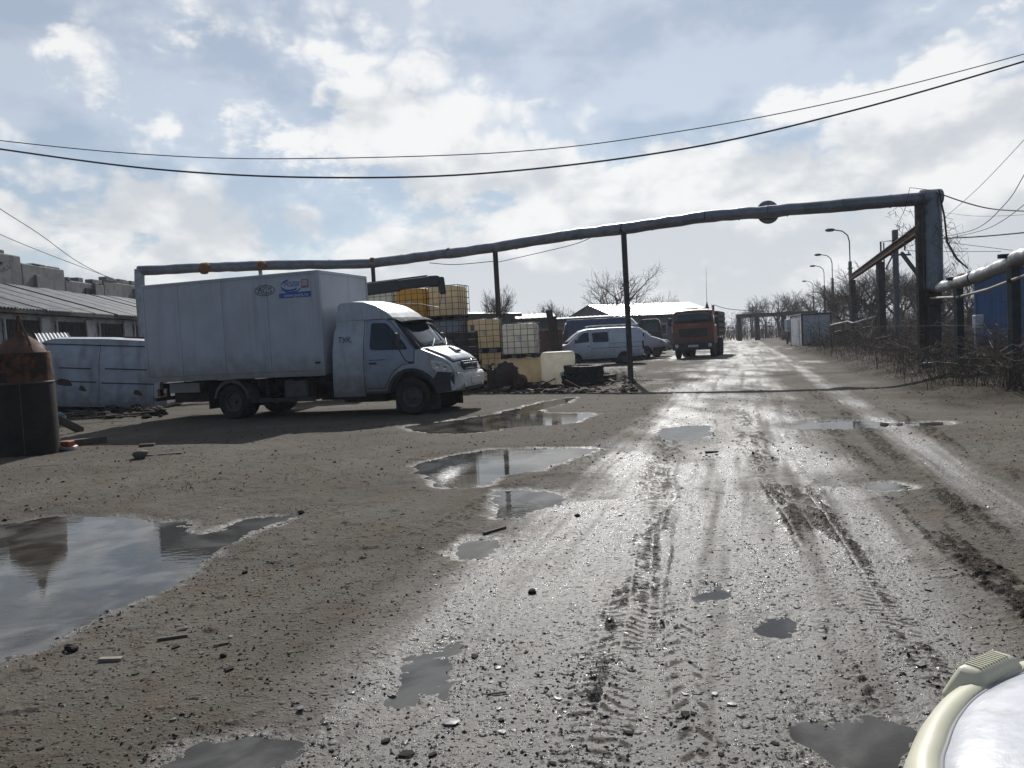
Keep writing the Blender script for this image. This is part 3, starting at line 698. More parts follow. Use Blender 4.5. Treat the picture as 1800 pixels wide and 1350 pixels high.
    m = MB(); m.box((-2.36, 0, .52), (.08, 1.9, .1)); m.box((-2.36, .5, .7), (.06, .06, .36)); m.box((-2.36, -.5, .7), (.06, .06, .36)); m.build('rear_bumper', CHASSIS, t)
    MB().box((-2.42, -.62, .6), (.01, .28, .11)).build('number_plate', PLATE, t)
    MB().box((-1.5, -.9, .78), (.9, .03, .24)).build('side_skirt', PANEL, t, bevel=.01)

    # ---- cab
    def ss(a, b, x): q = min(max((x - a) / (b - a), 0), 1); return q * q * (3 - 2 * q)
    w = lambda x, z: 1.0 - .15 * ss(1.30, 2.25, z) - .20 * ss(4.7, 5.75, x) - .03 * ss(.8, .4, z)
    bulge = lambda x, z: .09 * ss(4.0, 4.9, x)
    crown = lambda x, z: .05 * ss(1.2, 2.1, z) + .05 * ss(4.8, 5.0, x) * ss(.95, 1.2, z)
    top = [(2.78, .9), (2.78, 1.6), (2.78, 2.16), (3.4, 2.19), (3.95, 2.17), (4.24, 2.10), (4.55, 1.78), (4.86, 1.45), (5.1, 1.34), (5.36, 1.215), (5.5, 1.1), (5.58, .95), (5.6, .88)]
    bot = [(5.58, .48)] + [(5.2, .46)] + arch(WB, .43, .56, 24, 170, 12) + [(4.05, .5), (3.3, .5), (2.78, .5)]
    cab = Body(top, bot, w, bulge, crown)
    c = cab.mesh(12, 3).build('cab', PAINT, t, smooth=True, angle=40, bevel=.03, seg=3)
    # flank: fairing panel, door, wing, lower black trim
    for sg in (-1, 1):
        cab.side([(2.7, .44), (3.50, .44), (3.50, 1.25), (3.52, 2.14), (2.86, 2.17), (2.76, 1.9)], sg, .035, .05).build('side_fairing', PAINT, t, smooth=True, bevel=.01)
        door_poly = [(3.56, .62), (3.97, .62), (4.05, .72), (4.12, .86), (4.24, 1.0), (4.44, 1.12), (4.72, 1.16), (4.74, 1.44), (4.60, 1.60), (4.14, 2.08), (4.0, 2.13), (3.58, 2.14)]
        d_out = [(Vector(p) + (Vector(p) - Vector((4.1, 1.4))).normalized() * .016)[:] for p in door_poly]
        cab.side(d_out, sg, .004, .01).build('door_gap', SEAM, t)
        dr = cab.side(door_poly, sg, .014, .014).build('door', DOORP, t, smooth=True, bevel=.004)
        cab.side(round_poly([(3.66, 1.46), (4.60, 1.44), (4.50, 1.60), (4.06, 2.05), (3.68, 2.07)], .14), sg, .018, .006).build('window_seal', BLACKP, dr)
        cab.side(round_poly([(3.69, 1.49), (4.24, 1.475), (4.24, 1.86), (4.04, 2.02), (3.71, 2.04)], .1), sg, .022, .006).build('window_pane', GLASS, dr)
        cab.side(round_poly([(4.27, 1.475), (4.53, 1.47), (4.46, 1.60), (4.28, 1.80)], .1), sg, .022, .006).build('quarter_pane', GLASS, dr)
        cab.side([(3.64, 1.235), (4.04, 1.235), (4.04, 1.25), (3.64, 1.25)], sg, .022, .01).build('moulding', BLACKP, dr)
        cab.side(rect(3.64, 1.15, 3.82, 1.19, .015), sg, .035, .02).build('handle', BLACKP, dr)
        cab.side([(4.78, 1.43), (4.92, 1.44), (4.36, 2.03), (4.26, 2.07)], sg, .012, .014).build('pillar_trim', BLACKP, t)
        cab.side([(4.76, 1.17), (5.0, 1.13), (5.12, .98), (5.22, .80), (5.30, .95), (5.28, 1.2), (4.86, 1.42), (4.76, 1.42)], sg, .006, .01).build('wing', PAINT, t, smooth=True)
        cab.side(arch(WB, .43, .60, 20, 172, 14) + arch(WB, .43, .525, 172, 20, 14), sg, .03, .05).build('wheel_arch_trim', BLACKP, t, smooth=True)
        cab.side([(5.16, .46), (5.58, .50), (5.58, .88), (5.24, .93), (5.14, .78)], sg, .012, .03).build('lower_trim', BLACKP, t, smooth=True)
        MB().box((4.66, sg * 1.012, 1.0), (.09, .02, .03)).build('side_repeater', LENS, t)
        m = MB().tube([(4.62, sg * 1.0, 1.16), (4.60, sg * 1.16, 1.2), (4.50, sg * 1.24, 1.45)], .012, 6)
        mr = m.build('mirror', BLACKP, t, smooth=True)
        MB().box((4.47, sg * 1.24, 1.64), (.07, .19, .34)).build('mirror_housing', BLACKP, mr, bevel=.025, seg=3)
        MB().box((4.66, sg * 1.0, 1.15), (.12, .03, .05)).build('mirror_foot', BLACKP, mr)
        # headlamps wrap round the corner
        hl = cab.side(round_poly([(5.10, 1.185), (5.34, 1.14), (5.52, 1.02), (5.56, .90), (5.22, .93), (5.12, 1.02)], .2), sg, .012, .03).build('headlamp', CHROME, t, smooth=True)
        cab.side(round_poly([(5.13, 1.16), (5.33, 1.115), (5.49, 1.01), (5.52, .92), (5.24, .95), (5.15, 1.03)], .2), sg, .02, .008).build('headlamp_glass', LENS, hl, smooth=True)
        for q in (5.24, 5.40): MB().lathe([(0, .004 * sg), (.05, .012 * sg), (.055, 0)], (q, sg * (w(q, 1.03) + .02), 1.04 - (q - 5.24) * .3), 'Y', 12).build('reflector', CHROME, hl)
        m = MB(); m.box((3.75, sg * .9, .52), (.55, .2, .05)); m.build('step', BLACKP, t)
        cab.side(arch(WB, .43, .53, 0, 180, 14) + [(WB - .53, .1), (WB + .53, .1)], sg, -.22, .02).build('arch_liner', CHASSIS, t)
    lettering('ТУК,', .17, t, INK, (3.05, -1.0, 1.72), (R(90 - 4), 0, 0), 'scrawl', shear=.2)
    cab.strip(5.1, 6.85, -.88, .88, .014, 6, 12).build('windscreen', WSCREEN, t, smooth='all')
    cab.strip(5.02, 6.98, -.96, .96, .008, 6, 12).build('windscreen_seal', BLACKP, t, smooth='all')
    for y in (-.55, .2):
        m = MB().tube([cab.pt(4.9, 1.42, y) + Vector((.03, 0, .04)), cab.pt(4.83, 1.5, y + .2) + Vector((.03, 0, .05)), cab.pt(4.72, 1.61, y + .52) + Vector((.03, 0, .04))], .011, 5)
        m.build('wiper', BLACKP, t)
    cab.strip(7.0, 7.25, -.9, .9, .012, 3, 12).build('cowl_grille', BLACKP, t)
    # bonnet: its own plate with a scoop and an open gap round it
    cab.strip(7.22, 10.0, -.93, .93, .004, 8, 14, .06).build('bonnet_gap', SEAM, t, smooth='all')
    bn = cab.strip(7.26, 9.9, -.9, .9, .02, 8, 14, .06).build('bonnet', PAINT, t, smooth='all')
    m = MB(); a = cab.pt(5.02, 1.385, 0); b = cab.pt(5.30, 1.25, 0)
    m.add([a + Vector((0, 0, .015)), b + Vector((0, -.17, .03)), b + Vector((0, .17, .03)), b + Vector((.0, -.13, .085)), b + Vector((0, .13, .085)), a + Vector((.06, 0, .03))], [(0, 1, 3, 5), (0, 5, 4, 2), (5, 3, 4), (1, 2, 4, 3), (0, 2, 1)])
    m.build('bonnet_scoop', PAINT, bn, bevel=.01)
    MB().box(b + Vector((.005, 0, .055)), (.02, .2, .035)).build('scoop_mouth', SEAM, bn)
    # grille, bumper
    xg = 5.6 + bulge(5.6, 1) - .03
    gr = MB().sheet([(xg - .05, -.42, .84), (xg - .05, .42, .84), (xg - .06, .47, 1.13), (xg - .06, -.47, 1.13)], .05, (1, 0, 0)).build('grille', BLACKP, t, bevel=.015)
    for k, z in enumerate((.87, .935, 1.0, 1.065)):
        MB().box((xg + .005, 0, z), (.04, .8 + k * .02, .028)).build('grille_slat', ALU if k == 3 else CHASSIS, gr, bevel=.006)
    MB().lathe([(0, .045), (.06, .04), (.065, .02), (0, .0)], (xg, 0, 1.09), 'X', 16).build('badge', CHROME, gr)
    bp = Body([(5.50, .62), (5.50, .80), (5.56, .87), (5.64, .885), (5.70, .83), (5.72, .66), (5.66, .52)], [(5.52, .50)], lambda x, z: .84 - .10 * ss(5.55, 5.72, x), lambda x, z: .05 * ss(5.4, 5.65, x))
    bm_ = bp.mesh(12, 2).build('bumper', material('chipped_bumper', (.52, .51, .48), (.20, .18, .155), 5, .55, contrast=(.36, .46), bump=.1), t, smooth=True, bevel=.02)
    MB().box((5.772, .0, .69), (.02, .54, .13)).build('number_plate', PLATE, bm_)
    for y in (-.52, .52): MB().lathe([(0, .03), (.055, .02), (.06, -.04), (0, -.05)], (5.715, y, .60), 'X', 14).build('fog_lamp', LENS, bm_)
    MB().box((5.71, 0, .52), (.05, .9, .07)).build('air_intake', SEAM, bm_)
    # high roof fairing and sun visor
    fw = lambda x, z: .90 - .05 * ss(2.2, 2.56, z) - .06 * ss(3.6, 4.2, x)
    rf = Body([(2.82, 2.16), (2.85, 2.5), (2.92, 2.555), (3.2, 2.57), (3.5, 2.545), (3.8, 2.45), (4.05, 2.30), (4.22, 2.15)], [(3.6, 2.15)], fw, lambda x, z: .14 * ss(3.5, 4.1, x), lambda x, z: .05 * ss(2.2, 2.5, z))
    rf.mesh(12, 3).build('roof_fairing', PAINT, t, smooth=True, angle=50, bevel=.05, seg=3)
    vs = []
    for j in range(13):
        k = -1 + 2 * j / 12; y = k * .9; q = 1 - k * k
        for x, z in ((4.10, 2.14), (4.30, 2.125), (4.44, 2.06), (4.44, 2.045), (4.29, 2.11), (4.1, 2.12)): vs.append((x + .2 * q, y, z + .05 * q))
    fs = [(i * 6 + a, i * 6 + (a + 1) % 6, (i + 1) * 6 + (a + 1) % 6, (i + 1) * 6 + a) for i in range(12) for a in range(6)] + [tuple(range(6)), tuple(range(77, 71, -1))]
    MB().add(vs, fs).build('sun_visor', material('faded_visor_plastic', (.05, .052, .055), (.035, .036, .038), 8, .85, spec=.15), t, smooth=True)
    # steering wheel and seats seen through the panes are too dark to show: the panes are near black
box_truck()

# ------------------------------------------------------------------ overhead insulated pipe
FOIL = material('insulation_sheet', (.23, .25, .28), (.15, .165, .185), 2.2, .45, .75, bump=.25, bscale=7, streak=((.14, .13, .13), (2, 2, 2), .5))
FOILS = material('wrinkled_silver_foil', (.20, .21, .22), (.12, .125, .13), 3, .5, .6, bump=.6, bscale=5)
FOAM = material('orange_foam', (.26, .12, .03), (.15, .065, .02), 12, .9, bump=.5, bscale=25)
POST = material('dark_post_steel', (.045, .042, .042), (.075, .055, .042), 5, .75, .2, bump=.1)
GREENP = material('dark_green_post', (.014, .026, .026), (.03, .03, .026), 5, .6, bump=.1)
WHITEPIPE = material('whitewashed_pipe', (.42, .43, .45), (.30, .31, .33), 5, .6)
BRICKC = material('sooty_masonry', (.085, .07, .06), (.05, .042, .038), 6, .9, bump=.4, bscale=12)
def blob(c, r, n=10, seed=0, squash=1.0):
    rnd = random.Random(seed); bm = bmesh.new(); bmesh.ops.create_icosphere(bm, subdivisions=2, radius=1)
    vs = []
    for v in bm.verts:
        k = r * (1 + rnd.uniform(-.28, .28)); vs.append(Vector((v.co.x * k, v.co.y * k, v.co.z * k * squash)) + Vector(c))
    fs = [tuple(q.index for q in f.verts) for f in bm.faces]; bm.free(); return vs, fs
def pipeline():
    t = thing('overhead_pipe', 'long insulated grey pipe carried on poles high across the road', 'pipe', (0, 0, 0))
    key = [(243, 475, 31.0), (355, 471, 31.2), (457, 467, 31.3), (655, 463, 31.6), (760, 449, 30.6), (870, 435, 29.3), (990, 415, 27.7), (1095, 402, 26.2), (1240, 381, 25.0), (1350, 372, 24.3), (1480, 361, 23.7), (1634, 348, 23.2)]
    P = [at(*k) for k in key]; rnd = random.Random(3)
    P[0].z = P[1].z
    for i, (a, b) in enumerate(zip(P, P[1:])):                  # one cladding shell per span, each a touch different
        n = 7; pts = [a.lerp(b, k / n) + Vector((rnd.uniform(-.012, .012), rnd.uniform(-.012, .012), rnd.uniform(-.014, .014)) if 0 < k < n else (0, 0, 0)) for k in range(n + 1)]
        MB().tube(pts, [.192 + rnd.uniform(-.008, .01) for _ in pts], 16).build('pipe_span', FOIL, t, smooth=True)
        d = (b - a).normalized()
        c = a.lerp(b, rnd.uniform(.0, .7)); MB().tube([c - d * .02, c + d * .02], .203, 16).build('joint_band', FOIL, t, smooth=True)
    for k, (x, y, Y, s) in enumerate(((359, 471, 31.0, .215), (459, 467, 31.1, .20), (655, 459, 31.5, .14), (790, 441, 30.2, .13))):
        vs, fs = blob(at(x, y, Y), s, seed=k, squash=1.0); MB().add(vs, fs).build('foam_patch', FOAM, t, smooth='all')
    MB().lathe([(0, -.03), (.35, -.03), (.37, 0), (.35, .03), (0, .03)], (0, 0, 0), 'Y', 32).build('round_disc', FOIL, t, smooth=True).location = at(1350, 373, 24.55)
    # supports
    for (x, y, Y, bx, by, w) in ((655, 463, 31.6, 0, 0, .15), (870, 435, 29.3, 887, 640, .19), (1096, 404, 26.2, 1109, 668, .17)):
        top = at(x, y, Y) - Vector((0, 0, .12)); foot = Vector((top.x + .02, top.y - .1, -.2))
        if bx == 1109: foot = gp(1109, 668) + Vector((0, 0, -.2))
        p = MB().bar(foot, top, w, w).build('support_post', POST, t, bevel=.015)
        MB().box(top + Vector((0, 0, .02)), (.34, .34, .03)).build('saddle_plate', POST, p)
    a = P[0]
    MB().tube([a + Vector((.05, 0, .05)), a + Vector((.02, 0, -.4)), Vector((a.x + .0, a.y, -.2))], .19, 14).build('riser', WHITEPIPE, t, smooth=True)
    c = P[2]; MB().bar(c, c - Vector((0, 0, c.z + .2)), .12).build('support_post', WHITEPIPE, t)
    # right end: elbow, wide riser, twin posts
    e = P[-1]
    MB().tube([e + Vector((-.25, 0, 0)), e + Vector((.3, -.02, .0))], .25, 18).build('elbow_box', FOIL, t, smooth=True)
    MB().tube([e + Vector((.05, 0, -.05)), e + Vector((.06, 0, -1.2)), e + Vector((.06, 0, -2.75))], [.27, .275, .27], 18).build('riser', FOIL, t, smooth=True)
    MB().box(e + Vector((0, .1, -2.95)), (.5, .5, .5)).build('riser_collar', DARKSTEEL, t, bevel=.03)
    for dx, dy, w in ((-.32, .05, .16), (-.16, .25, .12)):
        q = e + Vector((dx, dy, 0)); MB().bar((q.x, q.y, -.2), (q.x, q.y, e.z + .02), w, w).build('support_post', POST, t, bevel=.01)
    for z in np.arange(1.0, e.z - .3, .35): MB().bar(e + Vector((-.32, .05, z - e.z)), e + Vector((-.16, .25, z - e.z)), .03).build('rung', POST, t)
    MB().bar(e + Vector((.05, .15, -e.z - .2)), e + Vector((.05, .15, -2.6)), .42, .42).build('pedestal', BRICKC, t, bevel=.03)
    MB().bar(at(1585, 445, 24.5), at(1622, 494, 23.4), .09).build('brace', POST, t)
    return e
pipe_end = pipeline()

def low_pipe():
    t = thing('low_pipe', 'sagging silver foil wrapped pipe on dark green posts beside the brush', 'pipe', (0, 0, 0))
    e = pipe_end
    P = [e + Vector((.0, .0, -2.7)), at(1650, 506, 22.6), at(1680, 498, 19.6), at(1712, 488, 17.8), at(1740, 477, 16.6), at(1800, 450, 14.2), Vector((8.9, 12.2, 2.62)), Vector((8.2, 10.0, 2.65))]
    rnd = random.Random(11)
    for a, b in zip(P, P[1:]):
        n = 8; pts = [a.lerp(b, k / n) + Vector((rnd.uniform(-.012, .012), rnd.uniform(-.01, .01), rnd.uniform(-.02, .02)) if 0 < k < n else (0, 0, 0)) for k in range(n + 1)]
        MB().tube(pts, [.138 + rnd.uniform(-.02, .02) for _ in pts], 14).build('pipe_span', FOILS, t, smooth=True)
    for x, y, Y in ((1684, 486, 19.5), (1781, 445, 14.85)):
        c = at(x, y, Y); g = Vector((c.x, c.y, -.1))
        p = MB().bar(g, c, .17, .17).build('support_post', GREENP, t, bevel=.012)
        MB().box(c + Vector((0, 0, -.05)), (.55, .1, .08)).build('post_arm', GREENP, p)
    c = Vector((8.6, 11.0, 0)); MB().bar(c, c + Vector((0, 0, 2.6)), .17).build('support_post', GREENP, t)
    vs, fs = blob(at(1692, 489, 19.4), .11, seed=5); MB().add(vs, fs).build('foam_patch', FOAM, t, smooth='all')
    g = thing('gas_pipe', 'thin pale gas pipe running under the silver pipe', 'pipe')
    MB().tube([at(1636, 524, 23), at(1684, 522, 19.3), at(1735, 509, 16.5), at(1780, 492, 14.7), at(1830, 474, 13.3)], .032, 8).build('tube', material('pale_gas_paint', (.33, .30, .24), (.22, .19, .15), 6, .6), g, smooth=True)
    for x, y, Y in ((1690, 521, 19), (1776, 494, 14.75)): MB().box(at(x, y, Y), (.12, .06, .09)).build('clip', POST, g)
low_pipe()

# rusty crane rail running back from the pipe's riser
def rail():
    t = thing('steel_beam', 'rusty steel beam on dark posts running back from the pipe riser', 'beam')
    a, b = at(1618, 402, 23.6), at(1496, 488, 46)
    for dz, w, h in ((.12, .22, .025), (-.12, .22, .025), (0, .03, .24)): MB().bar(a + Vector((0, 0, dz)), b + Vector((0, 0, dz)), w, h).build('flange' if h < .1 else 'web', RUST, t)
    for x, y, Y in ((1547, 455, 34.7), (1498, 488, 45.6)):
        c = at(x, y, Y) - Vector((0, 0, .13)); MB().bar((c.x, c.y, -.1), c, .28, .28).build('support_post', POST, t, bevel=.02)
rail()

# ------------------------------------------------------------------ plastic liquid totes
def plastic(name, c, c2, tr=.55):
    m = bpy.data.materials.new(name); m.use_nodes = True; t = m.node_tree; L = t.links.new; b = t.nodes['Principled BSDF']
    tc = N(t, 'ShaderNodeTexCoord'); n = N(t, 'ShaderNodeTexNoise'); n.inputs['Scale'].default_value = 3.5; n.inputs['Detail'].default_value = 7; L(tc.outputs['Object'], n.inputs[0])
    cc = mixc(t, mrange(t, n.outputs[0], .35, .62), c2, c); L(cc, b.inputs['Base Color']); b.inputs['Roughness'].default_value = .45
    tl = N(t, 'ShaderNodeBsdfTranslucent'); L(cc, tl.inputs[0]); mx = N(t, 'ShaderNodeMixShader'); mx.inputs[0].default_value = tr
    L(b.outputs[0], mx.inputs[1]); L(tl.outputs[0], mx.inputs[2]); L(mx.outputs[0], t.nodes['Material Output'].inputs[0]); return m
CREAM = plastic('cream_plastic', (.74, .66, .50), (.66, .57, .42), .65)
YELLOW = plastic('stained_yellow_plastic', (.66, .48, .15), (.56, .40, .11), .65)
MILK = plastic('milky_plastic', (.72, .71, .66), (.60, .58, .52), .65)
SHADEPL = plastic('shade_grey_plastic', (.40, .41, .44), (.32, .33, .36), .3)  # bluish shade on the second-tier tote, put into its plastic colour
CAGE = material('galvanised_cage', (.11, .11, .115), (.075, .075, .08), 10, .5, .6)
PALLET = material('black_pallet', (.03, .03, .032), (.05, .045, .04), 6, .7)
def bottle_mesh(mb, w, d, h, z0, soft=False):
    def ring(z, k, c=.12):
        out = []
        for cx, cy, a in ((1, -1, -90), (1, 1, 0), (-1, 1, 90), (-1, -1, 180)):
            for i in range(4):
                q = R(a + 30 * i); out.append((cx * (w / 2 * k - c) + c * math.cos(q), cy * (d / 2 * k - c) + c * math.sin(q), z))
        return out
    rings = [ring(z0 + .0, .93), ring(z0 + .05, .985), ring(z0 + .1, 1), ring(z0 + h * .30, 1.0), ring(z0 + h * .33, .985), ring(z0 + h * .36, 1.0), ring(z0 + h * .63, 1.0), ring(z0 + h * .66, .985), ring(z0 + h * .69, 1.0), ring(z0 + h - .08, 1), ring(z0 + h - .03, .98), ring(z0 + h, .9)]
    if soft: rings = [ring(z0 + q * h, k, .17) for q, k in ((0, .86), (.03, .94), (.09, .99), (.15, 1), (.5, .985), (.85, 1), (.91, .985), (.965, .93), (.99, .86), (1.0, .76))]
    n = 16; vs = [p for r_ in rings for p in r_]
    fs = [(i * n + j, i * n + (j + 1) % n, (i + 1) * n + (j + 1) % n, (i + 1) * n + j) for i in range(len(rings) - 1) for j in range(n)] + [tuple(range(n - 1, -1, -1)), tuple(range((len(rings) - 1) * n, len(rings) * n))]
    return mb.add(vs, fs)
def make_tote(mat):
    t = thing('liquid_tote', 'x', 'tote'); w, d = 1.14, 1.0
    bt = bottle_mesh(MB(), w - .06, d - .06, .98, .15).build('bottle', mat, t, smooth=True, angle=50)
    MB().lathe([(0, 0), (.085, 0), (.085, .05), (0, .05)], (0, 0, 1.13), 'Z', 14).build('lid', WHITEP, bt)
    MB().lathe([(0, -.02), (.075, -.02), (.08, 0), (0, 0)], (0.05, -d / 2 + .03, .66), 'Y', 14).build('label_disc', WHITEP, bt)
    c = MB(); r = .011; z0, z1 = .15, 1.15
    for z in np.linspace(z0, z1, 6):
        c.tube([(sx * w / 2, sy * d / 2, z) for sx, sy in ((-1, -1), (1, -1), (1, 1), (-1, 1), (-1, -1))], r, 4)
    for k in np.linspace(-1, 1, 6):
        for sg in (-1, 1):
            c.tube([(k * w / 2, sg * d / 2, z0), (k * w / 2, sg * d / 2, z1)], r, 4)
    for k in np.linspace(-1, 1, 6)[1:-1]:
        for sg in (-1, 1): c.tube([(sg * w / 2, k * d / 2, z0), (sg * w / 2, k * d / 2, z1)], r, 4)
    for y in (-.2, .2): c.bar((-w / 2, y, z1 + .008), (w / 2, y, z1 + .008), .03, .012)
    tag(c.build('cage', CAGE, t), kind='stuff')
    p = MB().box((0, 0, .135), (w + .04, d + .04, .03)); pl = p.build('pallet', PALLET, t)
    for x in (-.5, 0, .5):
        MB().box((x * (w - .12), 0, .015), (.12, d, .03)).build('runner', PALLET, pl)
        for y in (-.43, 0, .43): MB().box((x * (w - .12), y, .07), (.13, .13, .09)).build('block', PALLET, pl)
    return t
TOTE = {}
def tote(kind, p, rz, label, group=None):
    m = {'cream': CREAM, 'yellow': YELLOW, 'milk': MILK, 'grey': SHADEPL}[kind]
    if kind not in TOTE: TOTE[kind] = make_tote(m); o = TOTE[kind]
    else: o = copy_tree(TOTE[kind])
    o.location = p; o.rotation_euler = (0, 0, rz); tag(o, label, 'tote', group or 'caged liquid totes stacked in the yard'); return o
def totes():
    rz = R(-20); c, s = math.cos(rz), math.sin(rz); H_ = 1.165
    def front(px, Y): g = at(px, 640, Y); return Vector((g.x, g.y, 0))
    base = front(793, 26.3)                                       # tallest stack
    top = {0: ('cream', 'cream caged tote atop the tallest stack under the drooping boom end'), 1: ('yellow', 'amber yellow stained caged tote on top of the tallest stack'), 2: ('milk', 'pale grey white caged tote on top beside the amber yellow tote')}
    mid = {0: ('grey', 'shade toned caged tote directly under the cream tote of the tallest stack'), 1: ('cream', 'cream caged tote directly under the amber yellow tote'), 2: ('milk', 'pale caged tote under the grey white top tote behind the truck cab')}
    for k in range(3):
        p = base + Vector((-c, -s, 0)) * (1.24 * k)
        tote('milk', p, rz, ('pale caged tote on the ground beneath the shade toned tote', 'pale caged tote on the ground beneath the amber yellow column', 'pale caged tote on the ground at the stack end hidden by the truck')[k])
        tote(mid[k][0], p + Vector((0, 0, H_)), rz + R(1), mid[k][1])
        tote(top[k][0], p + Vector((.02, 0, 2 * H_)), rz + R((2, -1, 3)[k]), top[k][1])
    b2 = front(857, 26.6)
    tote('cream', b2, R(-8), 'cream caged tote on the ground carrying another, behind the gearbox scrap')
    tote('cream', b2 + Vector((-.03, 0, H_)), R(-6), 'cream caged tote with a grey patch, upper of the two beside the pole')
    b3 = front(918, 25.6)
    tote('milk', b3 + Vector((0, 0, .93)), R(-14), 'milky white caged tote resting on a bare cream tank by the pole')
    MB().box((-.35, -.512, .86), (.14, .004, .2)).build('grey_patch', material('grey_label', (.2, .2, .22), None, 9, .6), [o for o in bpy.data.objects if o.get('label', '').startswith('cream caged tote with a grey')][0])
    # bare inner tanks without cages
    b = thing('bare_tank', 'bare cream plastic tank lying under the milky caged tote', 'tank', b3 + Vector((0, .1, .02)), R(-6))
    bottle_mesh(MB(), 1.42, .95, .9, 0, True).build('bottle', CREAM, b, smooth=True, angle=50)
    MB().lathe([(0, -.05), (.09, -.05), (.1, 0), (0, 0)], (-.3, -.47, .2), 'Y', 14).build('lid', material('dull_lid', (.3, .27, .2), None, 8, .6), b)
    g = front(981, 25.2); b = thing('bare_tank', 'bare white plastic tank tipped on its side with round white cap', 'tank', g + Vector((0, 0, .02)), R(-4))
    bottle_mesh(MB(), 1.12, .95, 1.07, 0, True).build('bottle', plastic('white_plastic', (.80, .77, .70), (.68, .64, .56), .68), b, smooth=True, angle=50)
    MB().lathe([(0, -.03), (.075, -.03), (.085, 0), (0, 0)], (.12, -.472, .33), 'Y', 18).build('cap', WHITEP, b)
totes()

# ------------------------------------------------------------------ crane boom behind the box truck
BOOMP = material('dark_grey_boom', (.04, .042, .047), (.03, .031, .035), 4, .6, .2, bump=.1)
def crane():
    t = thing('crane_boom', 'dark steel telescopic crane boom with hooked tip above the truck cab', 'crane')
    Y = 23.0; a, b = at(560, 520, Y), at(758, 494, Y); tip = at(773, 496, Y)
    d = (b - a).normalized()
    MB().bar(a, b, .28, .28).build('boom', BOOMP, t, bevel=.03)
    MB().bar(a - Vector((0, 0, .02)), a.lerp(b, .72), .32, .34).build('boom_sleeve', BOOMP, t, bevel=.03)
    MB().bar(b - d * .1, tip + Vector((0, 0, .04)), .26, .34).build('boom_head', BOOMP, t, bevel=.06)
    MB().bar(tip + Vector((.03, 0, .16)), tip + Vector((.08, 0, -.36)), .22, .2).build('hook_block', BOOMP, t, bevel=.05)
    MB().tube([b + Vector((-.1, -.02, .16)), a + Vector((0, -.02, .19))], .025, 6).build('hydraulic_line', BOOMP, t)
    MB().tube([tip + Vector((.05, 0, -.32)), tip + Vector((-.05, .0, -.75)), tip + Vector((-.6, 0, -.62)), tip + Vector((-1.6, 0, -.55))], .012, 5).build('rope', BOOMP, t)
    c = a + Vector((.2, 0, 0)); MB().bar((c.x, c.y, 1.0), c, .5).build('crane_column', BOOMP, t, bevel=.04)
    MB().box((c.x, c.y, .85), (2.6, 1.6, .3)).build('base_frame', CHASSIS, t, bevel=.02)
    for sx in (-1, 1):
        for sy in (-1, 1): MB().bar((c.x + sx * 1.15, c.y + sy * .7, -.05), (c.x + sx * 1.15, c.y + sy * .7, .8), .16).build('outrigger', CHASSIS, t)
crane()

# ------------------------------------------------------------------ parked vans and lorries
def sst(a, b, x): q = min(max((x - a) / (b - a), 0), 1); return q * q * (3 - 2 * q)
VANP = material('van_grey_white', (.58, .61, .66), (.48, .51, .55), 2.5, .45, dirt=(.16, .135, .105), dirt_z=(.3, 1.15), dirt_amt=.75, coat=.1)
WRECKP = material('wreck_white', (.40, .43, .47), (.28, .30, .33), 2.2, .6, dirt=(.12, .10, .08), dirt_z=(.0, .9), dirt_amt=.8, streak=((.12, .08, .05), (3, 3, .5), .4))
OLDGREEN = material('dark_green_paint', (.04, .055, .05), (.06, .06, .055), 4, .5)
BLUETARP = material('faded_blue_tarp', (.05, .07, .15), (.07, .085, .14), 3, .7, bump=.3, bscale=6)
VTOP = [(0, .5), (0, 1.2), (.03, 1.85), (.16, 2.08), (.5, 2.16), (1.8, 2.19), (3.2, 2.16), (3.62, 2.06), (4.02, 1.72), (4.42, 1.36), (4.8, 1.24), (5.15, 1.10), (5.32, .95), (5.36, .8)]
def vw(x, z): return .98 - .17 * sst(1.25, 2.2, z) - .20 * sst(4.2, 5.3, x) - .03 * sst(.3, 0, x)
